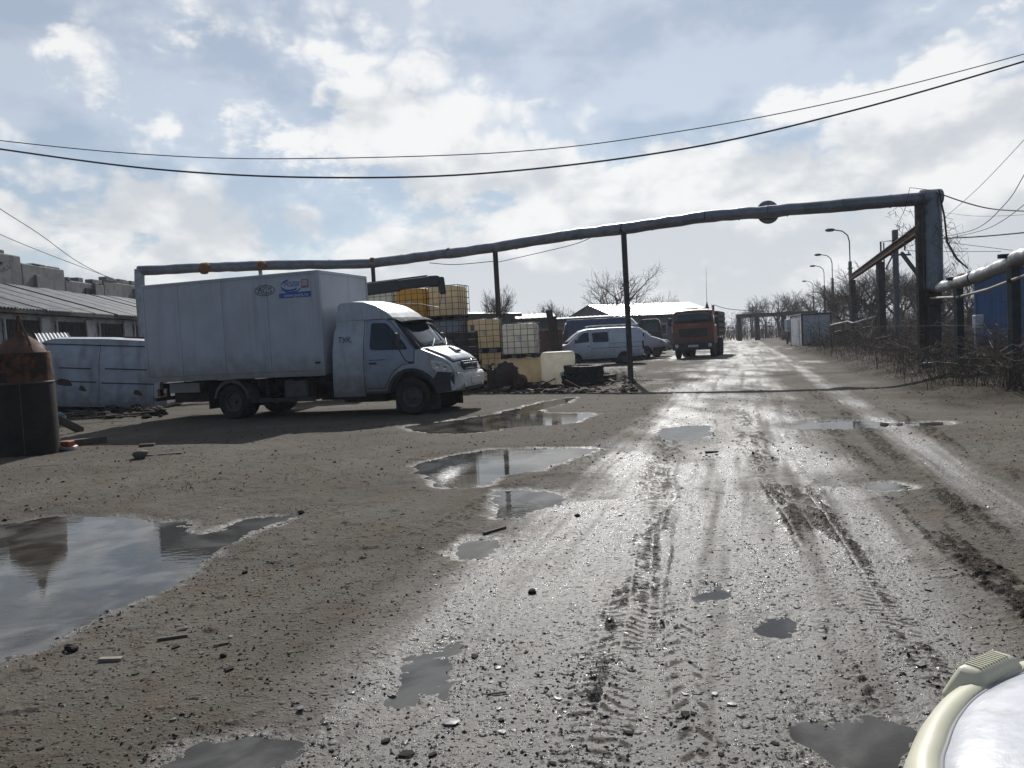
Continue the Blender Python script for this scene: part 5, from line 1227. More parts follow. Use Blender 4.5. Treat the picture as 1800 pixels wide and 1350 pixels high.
def cabin():
    p0, p1 = gp(1411, 612.5), gp(1459, 611)
    t = thing('site_cabin', 'white steel site cabin with brown corner frames by the roadside', 'container', p0, R(-13))
    w, h, L_ = (p1 - p0).length, 2.25, 5.6
    CB = material('cabin_white', (.50, .52, .55), (.42, .44, .47), 2, .5, dirt=(.2, .18, .15), dirt_z=(0, .5), dirt_amt=.5); FR = material('cabin_brown_frame', (.10, .055, .04), None, 5, .6)
    MB().box((w / 2, L_ / 2, h / 2), (w - .06, L_ - .06, h - .06)).build('shell', CB, t)
    for x in (0, w):
        for y in (0, L_): MB().box((x, y, h / 2), (.1, .1, h)).build('corner_frame', FR, t)
    for z in (.04, h): MB().box((w / 2, 0, z), (w, .1, .08)).build('end_frame', FR, t); MB().box((0, L_ / 2, z), (.1, L_, .08)).build('side_frame', FR, t)
    for k in range(6): MB().box((-.005, .5 + k * .92, h / 2), (.04, .84, h - .3)).build('side_panel', CB, t, bevel=.01)
    d = MB().box((-.03, 1.5, 1.0), (.04, .85, 1.9)).build('door', material('cabin_door', (.30, .32, .35), None, 3, .5), t); MB().box((-.06, 1.8, 1.0), (.04, .1, .04)).build('handle', POST, d)
    MB().box((w / 2, L_ / 2, h + .06), (w + .1, L_ + .1, .05)).build('roof', ALU, t)
    b = thing('power_box', 'small white box on a leaning pole beside the site cabin', 'box'); q = gp(1392, 606); MB().box((q.x, q.y, 1.6), (.9, .7, 1.0)).build('case', CB, b, bevel=.02); MB().bar((q.x - .5, q.y - .3, 0), (q.x - .2, q.y, 1.2), .12).build('pole', RUST, b)
    r = thing('rusty_tank', 'rusty cylindrical tank lying in weeds beside the site cabin', 'tank'); q = gp(1478, 609)
    e = bpy.data.objects.new('shell', None)
    MB().lathe([(0, -1.35), (.5, -1.3), (.78, -1.15), (.82, -1.0), (.82, 1.0), (.78, 1.15), (.5, 1.3), (0, 1.35)], (q.x + .1, q.y + .6, .8), 'X', 24).build('shell', RUST, r, smooth=True, angle=40)
    for x in (-.7, 0, .7): MB().lathe([(.835, -.04), (.835, .04)], (q.x + .1 + x, q.y + .6, .8), 'X', 24).build('hoop', DARKSTEEL, r)
    MB().box((q.x, q.y + .6, .1), (2.2, .6, .3)).build('cradle', CONC, r)
cabin()

# ------------------------------------------------------------------ street lamps, poles, far gantry, rails
LAMPC = material('lamp_concrete', (.16, .155, .15), (.11, .105, .10), 3, .85); LAMPM = material('lamp_metal', (.13, .135, .14), None, 6, .5, .5)
def lamp(px, ytop, Y, label):
    g = at(px, 600, Y); zt = at(px - 12, ytop, Y).z
    t = thing('street_lamp', label, 'street lamp', (g.x, g.y, 0), 0, 'curved arm street lamps along the road')
    zc = zt * .72
    MB().tube([(0, 0, -.1), (0, 0, zc)], [.17, .12], 10).build('concrete_column', LAMPC, t, smooth=True)
    MB().tube([(0, 0, zc - .1), (0, 0, zt - .9), (-.12, 0, zt - .45), (-.5, 0, zt - .12), (-1.1, 0, zt)], .045, 8).build('arm', LAMPM, t, smooth=True)
    MB().lathe([(0, 0), (.08, .05), (.13, .25), (.12, .55), (.05, .72), (0, .74)], (0, 0, 0), 'X', 10).build('lamp_head', LAMPM, t, smooth=True).location = (-1.75, 0, zt)
    for z in (zc - .5, zc - .9): MB().box((0, 0, z), (.3, .3, .06)).build('clamp', POST, t)
    for z in np.arange(1.5, zc - 1, .6): MB().tube([(.14, 0, z), (.24, 0, z)], .015, 4).build('bolt', POST, t)
lamp(1498, 403, 56, 'tall street lamp rising just behind the rusty beam end')
lamp(1466.5, 447, 77, 'second street lamp along the road after the rusty beam')
lamp(1452, 467, 95, 'third street lamp along the road after the rusty beam')
lamp(1432, 494, 125, 'farthest street lamp along the road above the bare trees')
def utility():
    t = thing('utility_pole', 'grey concrete utility pole with crossarm behind the rusty beam', 'pole'); c = at(1573, 404, 38)
    MB().bar((c.x, c.y, -.1), c, .2, .24).build('shaft', LAMPC, t, bevel=.03)
    MB().bar(c + Vector((-.35, 0, -1.2)), c + Vector((.75, 0, -1.25)), .08).build('crossarm', POST, t)
    MB().bar(c + Vector((0, -.1, -.9)), c + Vector((-.55, -.1, -1.9)), .06).build('stay', POST, t)
    for x in (-.3, .3, .65): MB().lathe([(.0, 0), (.05, .02), (.03, .12), (0, .14)], c + Vector((x, 0, -1.2)), 'Z', 8).build('insulator', WHITEP, t)
    v = thing('vent_frame', 'thin bent pipe frame standing above the rusty beam', 'frame'); a, b = at(1548, 425, 36), at(1590, 421, 36)
    MB().tube([(a.x, a.y, 0), a, b, (b.x, b.y, b.z - .5)], .04, 6).build('outer_pipe', POST, v); MB().tube([(a.x + .14, a.y, 0), a + Vector((.14, 0, -.04))], .03, 6).build('inner_pipe', POST, v)
    m = thing('meter_post', 'small pale meter box on a post before the blue hall', 'box'); q = at(1716, 560, 27); MB().bar((q.x, q.y, 0), q, .12).build('post', WHITEPIPE, m); MB().box(q + Vector((0, -.1, -.1)), (.3, .2, .45)).build('box', WHITEP, m, bevel=.02)
    # far gantry over the road
    g = thing('far_gantry', 'long low pipe gantry on posts far down the road', 'gantry'); a, b = at(1296, 556, 100), at(1436, 549, 92)
    MB().bar(a, b, .6, .5).build('beam', DARKSTEEL, g)
    for k in (0.02, .26, .6, .98): q = a.lerp(b, k); MB().bar((q.x, q.y, 0), q, .5).build('post', DARKSTEEL, g)
    # handrails by the cabin
    h = thing('pipe_railing', 'pale bent pipe railing behind the rusty tank', 'railing')
    P = [at(1460, 572, 46), at(1490, 565, 44), at(1500, 568, 43), at(1540, 556, 42)]
    MB().tube(P, .05, 6).build('top_rail', WHITEPIPE, h); MB().tube([p - Vector((0, 0, .45)) for p in P], .04, 6).build('mid_rail', POST, h)
    for p in P: MB().tube([(p.x, p.y, 0), p], .05, 6).build('post', POST, h)
utility()

# ------------------------------------------------------------------ wires
WIRE = material('black_cable', (.015, .015, .017), None, 8, .7)
def wire(pts, r, label, name='cable'):
    P = [Vector(p) for p in pts]; out = []
    for i in range(len(P) - 1):                                   # Catmull-Rom through the survey points
        p0, p1, p2, p3 = P[max(i - 1, 0)], P[i], P[i + 1], P[min(i + 2, len(P) - 1)]
        for k in range(10):
            t = k / 10; out.append(.5 * ((2 * p1) + (p2 - p0) * t + (2 * p0 - 5 * p1 + 4 * p2 - p3) * t * t + (-p0 + 3 * p1 - 3 * p2 + p3) * t ** 3))
    out.append(P[-1]); o = MB().tube(out, r, 5).build(name, WIRE, smooth='all'); tag(o, label, 'cable'); return o
def A(*L_): return [at(*q) for q in L_]
wire(A((-200, 230, 38), (0, 262, 38), (280, 298, 38), (560, 312, 38), (860, 304, 38), (1200, 262, 38), (1500, 194, 38), (1800, 108, 38), (2000, 45, 38)), .045, 'thick black cable sagging right across the sky')
wire(A((-200, 220, 38.6), (0, 247, 38.6), (250, 271, 38.6), (500, 279, 38.6), (900, 267, 38.6), (1200, 230, 38.6), (1500, 172, 38.6), (1800, 95, 38.6), (2000, 35, 38.6)), .024, 'thinner cable strung just above the thick sagging cable')
wire(A((-70, 318, 20), (0, 367, 22), (70, 412, 26), (140, 462, 31), (212, 498, 37)), .013, 'dark cable dropping steeply to the workshop roof')
wire(A((-70, 380, 22), (0, 412, 24), (70, 441, 27), (140, 468, 31), (205, 492, 36)), .012, 'twisted cable dropping to the workshop below another')
wire(A((1645, 338, 23), (1700, 357, 22), (1750, 368, 21), (1830, 372, 19)) , .018, 'heavy cable looping away from the top of the pipe riser')
wire(A((1650, 392, 40), (1720, 330, 36), (1800, 246, 30), (1860, 180, 27)), .012, 'thin wire climbing steeply from behind the riser')
wire(A((1660, 416, 34), (1720, 400, 30), (1770, 355, 27), (1800, 308, 25), (1850, 220, 23)), .014, 'wire curving up steeply beside the riser')
wire(A((1680, 416, 36), (1740, 400, 32), (1800, 360, 28), (1860, 300, 25)), .014, 'lower wire curving upward beside the riser')
wire(A((1648, 419, 30), (1720, 416, 28), (1830, 406, 25)), .026, 'thick level cable running off behind the silver pipe')
wire(A((1650, 372, 44), (1720, 380, 40), (1830, 376, 36)), .01, 'faint level wire crossing under the looping cable')
wire(A((1575, 412, 38), (1650, 424, 37), (1780, 440, 36)), .012, 'wire from the utility pole sloping to the blue hall')
wire(A((1590, 440, 38), (1650, 442, 37), (1760, 442, 36)), .012, 'level wire from the utility pole crossarm')
wire(A((870, 462, 29), (1000, 432, 27.5), (1040, 417, 26.8)), .012, 'short slack wire tied beneath the overhead pipe')
wire(A((755, 462, 30.5), (800, 465, 30), (870, 459, 29.2)), .014, 'slack rope hanging beneath the overhead pipe')
wire(A((1255, 536, 72), (1300, 545, 75), (1420, 548, 90)), .03, 'distant wire from the garage to the far lamps')

# ------------------------------------------------------------------ bare trees, brush, vines
BARK = material('bare_bark', (.065, .055, .048), (.04, .034, .03), 6, .95)
TWIG = material('dry_twigs', (.125, .098, .074), (.075, .058, .045), 3, .95)
STRAW = material('dead_stalks', (.20, .16, .115), (.12, .092, .068), 2, .95)
LEAFL = material('leaf_litter', (.07, .05, .036), (.035, .026, .02), 3, 1.0)
def grow(trunk, crown, p, d, length, r, level, rnd, spread, up):
    n = 4 if level < 2 else 3; pts, rs = [p], [r]; q = p.copy(); dd = d.copy()
    for i in range(n):
        dd = (dd + Vector((rnd.gauss(0, .13), rnd.gauss(0, .13), rnd.gauss(0, .08) + up * (.04 if level else 0)))).normalized()
        q = q + dd * (length / n); pts.append(q.copy()); rs.append(r * (1 - .45 * (i + 1) / n))
    (trunk if level == 0 else crown).tube(pts, rs, 6 if level < 2 else (4 if level < 3 else 3), caps=False)
    if level >= 5 or length < .22: return
    kids = (5, 4, 4, 4, 3)[level]
    for k in range(kids):
        f = rnd.uniform(.35, 1.0) if level else rnd.uniform(.45, 1.0)
        if k == 0: f = 1.0
        i = min(int(f * n), n - 1); base = pts[i].lerp(pts[i + 1], f * n - i)
        ax = dd.orthogonal().normalized(); ax.rotate(Matrix.Rotation(rnd.uniform(0, 6.283), 3, dd)) if False else None
        ang = rnd.uniform(.5, 1.0) * spread * (0.55 if k == 0 else 1)
        side = (Matrix.Rotation(rnd.uniform(0, 6.283), 3, dd) @ dd.orthogonal().normalized())
        nd = (dd * math.cos(ang) + side * math.sin(ang)).normalized()
        grow(trunk, crown, base, nd, length * rnd.uniform(.55, .8), max(rs[i] * .64, .010), level + 1, rnd, spread, up)
TREES = []
def make_tree(seed, h, spread, up, name='bare_tree', thick=.022):
    rnd = random.Random(seed); tk, cr = MB(), MB()
    grow(tk, cr, Vector((0, 0, -.2)), Vector((rnd.uniform(-.05, .05), rnd.uniform(-.05, .05), 1)).normalized(), h * .36, h * thick, 0, rnd, spread, up)
    t = thing(name, 'x', 'tree'); tk.build('trunk', BARK, t, smooth='all'); cr.build('crown', TWIG, t); return t
def trees():
    V = [make_tree(4, 8, .95, .2, thick=.036), make_tree(9, 7, .7, .9), make_tree(15, 7, .6, 1.2)]
    used = [False] * 3
    def put(i, px, Y, ytop, rz, label, group, wide=1.0, base_h=(8, 7, 7)):
        o = V[i] if not used[i] else copy_tree(V[i]); used[i] = True
        g = at(px, 580, Y); z = at(px, ytop, Y).z; hh = TH[i]
        s = z / hh; o.location = (g.x, g.y, 0); o.rotation_euler = (0, 0, rz); o.scale = (s * wide, s * wide, s); tag(o, label, 'tree', group)
    TH = [max((o.matrix_world @ v.co).z for o in t.children for v in o.data.vertices) for t in V]
    put(0, 1095, 78, 460, .3, 'large spreading bare tree rising behind the bright metal roof', None, 1.0)
    put(1, 995, 75, 524, 1.0, 'small bare tree left of the wooden post behind the dark shed', None, 1.1)
    put(2, 962, 80, 528, 2.2, 'thin bare sapling cluster behind the dark grey shed', None, 1.0)
    put(1, 1188, 95, 511, 2.0, 'small distant bare tree above the garage roof ridge', None, .9)
    put(2, 1050, 82, 540, 4.0, 'low bare tree beside the large spreading tree', None, 1.2)
    put(1, 868, 52, 508, 3.3, 'slender bare tree behind the tote stacks and shed roof', None, .8)
    put(2, 848, 50, 500, .7, 'wispy bare sapling just right of the tallest tote stack', None, .7)
    k = 0
    for px, Y, yt, i in ((1345, 120, 516, 1), (1372, 115, 510, 0), (1400, 118, 512, 1), (1425, 112, 506, 0), (1322, 130, 530, 2), (1442, 100, 520, 2), (1300, 140, 540, 2)):
        put(i, px, Y, yt, k * 1.3, 'far bare tree in the row beyond the gantry', 'far bare trees beyond the gantry', 1.15); k += 1
    for px, Y, yt, i in ((1520, 60, 452, 1), (1545, 72, 462, 0), (1472, 85, 505, 1), (1488, 75, 488, 2), (1585, 58, 470, 1), (1610, 66, 478, 2), (1652, 52, 470, 0), (1690, 48, 460, 1), (1562, 66, 458, 2), (1640, 60, 486, 1), (1712, 56, 478, 2), (1505, 66, 474, 0), (1600, 50, 500, 2), (1668, 58, 480, 2), (1535, 52, 500, 2)):
        put(i, px, Y, yt, k * 1.7, 'bare roadside tree in the thicket behind the pipe riser', 'bare trees behind the pipe riser', 1.25); k += 1
trees()

def stems(name, n, place, hrange, rad, seed, mat, lean=.5, kids=2):
    rnd = random.Random(seed); mb = MB()
    for _ in range(n):
        x, y = place(rnd)
        h = rnd.uniform(*hrange) * (.6 + .8 * rnd.random() ** 2); a = rnd.uniform(0, 6.283); l = rnd.gauss(0, lean) * h
        z = ground_z(x, y) - .03
        p0 = Vector((x, y, z)); p1 = p0 + Vector((math.cos(a) * l * .3, math.sin(a) * l * .3, h * .55)); p2 = p0 + Vector((math.cos(a) * l, math.sin(a) * l, h * rnd.uniform(.55, 1)))
        r = rad * rnd.uniform(.6, 1.4); mb.tube([p0, p1, p2], [r, r * .7, r * .3], 3, caps=False)
        for _k in range(kids):
            f = rnd.uniform(.3, .9); q = p1.lerp(p2, f); d = Vector((rnd.gauss(0, 1), rnd.gauss(0, 1), rnd.uniform(-.2, 1))).normalized() * h * rnd.uniform(.15, .4)
            mb.tube([q, q + d], [r * .5, r * .2], 3, caps=False)
    o = mb.build(name, mat); return o
def in_brush(rnd):
    while True:
        y = 13.9 + 44 * rnd.random() ** 1.7; x = .3 * y + 4.0 + rnd.random() ** .8 * 9.5 + rnd.gauss(0, .25)
        if y < 15.4 and x < 9.0: continue
        if x > 18.1 and y < 31: continue
        if math.hypot(x - pipe_end.x, y - pipe_end.y) < .4: continue
        return x, y
def brush():
    tag(stems('dry_brush', 9500, in_brush, (.3, 1.05), .0055, 1, TWIG, .75, 3), 'tangle of dry brown brush and stalks under the pipes', 'brush', kind='stuff')
    tag(stems('cut_branches', 620, in_brush, (.5, 1.5), .014, 12, TWIG, 1.3, 5), 'thicker cut branches tangled through the dry brush', 'branches', kind='stuff')
    tag(stems('dead_grass', 8000, in_brush, (.08, .32), .004, 2, STRAW, 1.6, 0), 'matted dead grass among the dry brush', 'grass', kind='stuff')
    def back(rnd): y = rnd.uniform(38, 95); return .3 * y + rnd.uniform(4.6, 24), y
    tag(stems('far_thicket', 4600, back, (.8, 2.3), .016, 3, TWIG, .7, 5), 'dense leafless thicket behind the cabin and riser', 'thicket', kind='stuff')
    def far(rnd): y = rnd.uniform(105, 165); return rnd.uniform(.15, .75) * y, y
    tag(stems('distant_wood', 3000, far, (1.5, 4.2), .045, 4, TWIG, .25, 5), 'far off leafless wood closing the end of the road', 'wood', kind='stuff')
    def left(rnd): y = rnd.uniform(60, 110); return rnd.uniform(-.35, .2) * y, y
    tag(stems('yard_scrub', 900, left, (1.0, 2.6), .02, 5, TWIG, .3, 4), 'thin leafless scrub behind the yard sheds', 'scrub', kind='stuff')
    rg = np.random.default_rng(9); LV, LF = [], []
    rr = random.Random(19)
    for k in range(9000):                                          # fallen leaves and chaff on the bank
        x, y = in_brush(rr); x -= rr.random() * .9; z = ground_z(x, y) + .008; q = rr.uniform(0, 6.28); s_ = rr.uniform(.012, .04); tl = rr.gauss(0, .35)
        c_, d_ = math.cos(q) * s_, math.sin(q) * s_; o = len(LV); LV += [(x - c_, y - d_, z), (x + d_ * .5, y - c_ * .5, z + s_ * .3), (x + c_, y + d_, z + s_ * tl), (x - d_ * .5, y + c_ * .5, z + s_ * .2)]; LF.append((o, o + 1, o + 2, o + 3))
    me = MB().add(LV, LF); tag(me.build('leaf_litter', LEAFL), 'brown leaf litter and chaff covering the bank', 'leaf litter', kind='stuff')
    # weeds round the pole foot and the totes
    def foot(rnd):
        c = rnd.choice(((3.6, 25.6, .8), (2.6, 26, 1.6), (-.5, 25.2, 2.8), (-14, 24.0, 3))); return c[0] + rnd.gauss(0, c[2] * .5), c[1] + rnd.gauss(0, .4)
    tag(stems('dry_weeds', 380, foot, (.12, .5), .006, 6, STRAW, .9, 2), 'sparse dry weeds in the scrap at the yard edge', 'weeds', kind='stuff')
    # bleached bent branches that catch the light
    rnd = random.Random(8); 
    for k in range(10):
        x, y = in_brush(rnd); z = ground_z(x, y); a = rnd.uniform(0, 6.28); l = rnd.uniform(.8, 2.2)
        P = [Vector((x, y, z)), Vector((x + math.cos(a) * l * .3, y + math.sin(a) * l * .3, z + l * .5)), Vector((x + math.cos(a) * l * .7, y + math.sin(a) * l * .7, z + l * .55)), Vector((x + math.cos(a) * l, y + math.sin(a) * l, z + l * .25))]
        Q = [P[0] * (1 - t_) ** 3 + P[1] * 3 * t_ * (1 - t_) ** 2 + P[2] * 3 * t_ ** 2 * (1 - t_) + P[3] * t_ ** 3 + Vector((rnd.gauss(0, .015), rnd.gauss(0, .015), rnd.gauss(0, .015))) for t_ in np.linspace(0, 1, 10)]
        m = MB().tube(Q, [.018 - .0014 * q for q in range(10)], 5)
        for q in range(3): b = P[1].lerp(P[2], rnd.random()); m.tube([b, b + Vector((rnd.gauss(0, .25), rnd.gauss(0, .25), rnd.uniform(0, .35)))], [.009, .004], 4)
        tag(m.build('bleached_branch', material('bleached_wood', (.30, .26, .21), (.2, .17, .13), 5, .9) if k == 0 else bpy.data.materials['bleached_wood'], smooth='all'), 'pale arching dead branch sticking out of the brush', 'branch', 'pale branches in the brush')
    # climbing vines on the riser
    for seed, box, n, label in ((1, ((1572, 355), (1618, 425)), 34, 'wiry dry vine hanging left of the pipe riser top'), (2, ((1642, 375), (1690, 470)), 46, 'dark dry vine trailing down right of the pipe riser')):
        rnd = random.Random(seed); m = MB()
        for _ in range(n):
            f = rnd.random(); px = box[0][0] + (box[1][0] - box[0][0]) * (f if seed == 2 else rnd.random()) + rnd.gauss(0, 7); py = box[0][1] + (box[1][1] - box[0][1]) * f + rnd.gauss(0, 10)
            p = at(px, py, 23.0 + rnd.gauss(0, .15)); P = [p]
            for q in range(4): P.append(P[-1] + Vector((rnd.gauss(0, .12), rnd.gauss(0, .08), rnd.gauss(-.04, .13))))
            m.tube(P, [.008, .007, .006, .004, .003], 3, caps=False)
        e = pipe_end
        if seed == 2:
            m.tube([e + Vector((.1, -.3, .2)), e + Vector((.25, -.32, -.6)), at(1665, 425, 22.9), at(1682, 455, 22.8), at(1702, 472, 22.7)], [.03, .028, .03, .035, .02], 5)
        else: m.tube([e + Vector((-.1, -.2, .2)), e + Vector((-.7, -.22, .3)), at(1590, 370, 23), at(1575, 400, 23)], [.012, .01, .008, .005], 4)
        tag(m.build('dry_vine', BARK, smooth='all'), label, 'vine')
brush()

# ------------------------------------------------------------------ junk at the left: tank, boards, bottle, bricks
def left_junk():
    c = gp(24, 806)
    t = thing('cone_tank', 'dark rusty cylindrical tank with cone top standing beside the big puddle', 'tank', (c.x, c.y + .45, -.05))
    MB().lathe([(0, 0), (.45, 0), (.452, .6), (.445, 1.26), (.44, 1.3)], n=32).build('lower_drum', material('sooty_drum', (.022, .021, .02), (.035, .028, .022), 4, .9, spec=.2, bump=.2), t, smooth=True)
    MB().lathe([(.44, 1.30), (.43, 1.62), (.42, 1.78)], n=32).build('upper_drum', material('brown_rust_drum', (.11, .052, .028), (.032, .022, .017), 5, .9, bump=.5, bscale=22, contrast=(.42, .58), streak=((.02, .016, .014), (7, 7, .9), .8), spec=.2), t, smooth=True)
    MB().lathe([(.42, 1.78), (.3, 1.94), (.1, 2.10), (0.08, 2.16)], n=32).build('cone_top', RUST, t, smooth=True)
    for k in range(8): a = k * .785 + .2; MB().bar((.425 * math.cos(a), .425 * math.sin(a), 1.80), (.09 * math.cos(a), .09 * math.sin(a), 2.125), .012).build('weld_seam', RUST, t)
    MB().bar((.18, -.43, .1), (.18, -.42, 1.3), .012).build('weld_seam', DARKSTEEL, t)
    for x in (-.045, .045): MB().bar((x, 0, 2.1), (x * .3, 0, 2.42), .035).build('lifting_lug', RUST, t)
    MB().bar((.28, -.2, 1.9), (.05, -.06, 2.36), .03).build('stay_bar', RUST, t)
    MB().lathe([(.445, -.02), (.455, 0), (.445, .02)], (0, 0, 1.28), n=32).build('weld_band', DARKSTEEL, t, smooth=True)
    TIM = material('grey_timber', (.10, .085, .068), (.06, .05, .04), 4, .9, bump=.4, bscale=20)
    def beam(label, a, b, w, h, mat=TIM, name='timber_beam', dz=.0):
        o = MB().bar(Vector(a) + Vector((0, 0, dz)), Vector(b) + Vector((0, 0, dz)), w, h).build(name, mat, bevel=.008); tag(o, label, name.split('_')[-1]); return o
    g = lambda x, y, z=0.: gp(x, y, z)
    beam('dark timber propped against the tank with its foot in mud', g(90, 731, .45), g(143, 757, .03), .12, .14)
    beam('long dark beam lying flat at the tank foot', g(102, 782, .06), g(186, 772, .06), .14, .12)
    beam('short board lying on bare mud before the truck shadow', g(245, 783, .03), g(272, 781, .03), .1, .04, name='loose_board')
    beam('thin stick lying near the dark stump', g(238, 803, .02), g(320, 797, .02), .07, .035, name='mud_stick')
    beam('bent reinforcing rod lying on the mud by the tank', g(40, 817, .012), g(100, 811, .012), .018, .018, RUST, 'steel_rod')
    beam('second thin rod lying on mud parallel to another', g(42, 822, .012), g(118, 817, .012), .016, .016, RUST, 'steel_rod')
    vs, fs = blob(g(247, 799, .07), .10, seed=3, squash=.8); tag(MB().add(vs, fs).build('wood_stump', TIM, smooth='all'), 'small dark stump lying on the open mud', 'stump')
    # crushed pale canister, blue bag
    q = g(112, 786, .06); o = MB().box(q, (.42, .22, .09), Matrix.Rotation(.2, 3, 'Z') @ Matrix.Rotation(.15, 3, 'Y')).build('crushed_canister', material('pale_lid_plastic', (.45, .42, .36), (.3, .27, .22), 8, .5), bevel=.03); tag(o, 'pale crushed canister lying at the tank foot', 'canister')
    q = g(118, 780, .12); o = MB().box(q, (.2, .16, .1), Matrix.Rotation(-.2, 3, 'Z')).build('plastic_scrap', material('orange_scrap', (.35, .08, .04), None, 8, .6), bevel=.02); tag(o, 'small orange plastic scrap on the crushed canister', 'scrap')
    rnd = random.Random(5); c0 = g(107, 752, .0); m = MB(); vs = []
    for i in range(7):
        for j in range(5): vs.append((c0.x - .12 + .24 * i / 6 + rnd.gauss(0, .02), c0.y + rnd.gauss(0, .05), .02 + .36 * j / 4 * (1 - .15 * abs(i - 3) / 3) + rnd.gauss(0, .015)))
    m.add(vs, [(i * 5 + j, i * 5 + j + 1, (i + 1) * 5 + j + 1, (i + 1) * 5 + j) for i in range(6) for j in range(4)])
    o = m.build('plastic_bag', material('teal_bag', (.10, .26, .34), (.2, .33, .36), 9, .5), smooth='all'); s_ = o.modifiers.new('s', 'SOLIDIFY'); s_.thickness = .01; tag(o, 'crumpled pale blue bag propped against the tank', 'bag')
    # hollow block and rubble by the wreck
    b = gp(152, 706); t = thing('hollow_block', 'yellowish hollow brick perched on the rubble before the wrecked van', 'block', (b.x, b.y - .4, .33), R(8)); YB = material('yellow_block', (.34, .27, .14), (.25, .19, .1), 8, .9)
    for x in (-.2, -.02, .16): MB().box((x, 0, .1), (.035, .2, .2)).build('web', YB, t)
    for z in (.0, .2): MB().box((-.02, 0, z), (.4, .2, .035)).build('shell_plate', YB, t)
    RUB = material('dark_rubble', (.05, .04, .032), (.025, .02, .017), 4, .95, bump=.4, bscale=15, spec=.12)
    m = MB(); rnd = random.Random(12)
    for k in range(150):
        p = gp(rnd.uniform(96, 285), rnd.uniform(712, 736)); s = rnd.uniform(.05, .2); vs, fs = blob((p.x, p.y, rnd.uniform(0, .14)), s, seed=k, squash=.6); m.add(vs, fs)
    tag(m.build('rubble', RUB), 'dark rubble and earth heaped before the wrecked van', 'rubble', kind='stuff')
    for k in range(14):
        p = gp(rnd.uniform(100, 250), rnd.uniform(714, 745)); a = rnd.uniform(-.3, .3); l = rnd.uniform(.3, .9)
        o = MB().bar((p.x - l * math.cos(a), p.y, rnd.uniform(.06, .25)), (p.x + l * math.cos(a), p.y + l * math.sin(a), rnd.uniform(.04, .22)), .07, .025).build('broken_slat', TIM, bevel=.004); tag(o, 'broken grey slat lying in the rubble by the wrecked van', 'slat', 'broken slats in the rubble')
    p = gp(222, 722); t = thing('gas_cylinder', 'tall dark gas cylinder standing against the wrecked van', 'cylinder', (p.x, p.y + .1, 0))
    MB().lathe([(0, 0), (.14, 0), (.15, .05), (.15, 1.12), (.13, 1.26), (.06, 1.36), (.04, 1.40)], n=20).build('shell', CHASSIS, t, smooth=True); MB().lathe([(.035, 1.38), (.04, 1.46), (.02, 1.5), (0, 1.5)], n=10).build('valve', CHASSIS, t)
    p = gp(180, 713); vs, fs = blob((p.x, p.y, .25), .42, seed=44, squash=.75); tag(MB().add(vs, fs).build('scrap_bundle', CHASSIS), 'dark round bundle of scrap resting by the wrecked van', 'scrap')
left_junk()

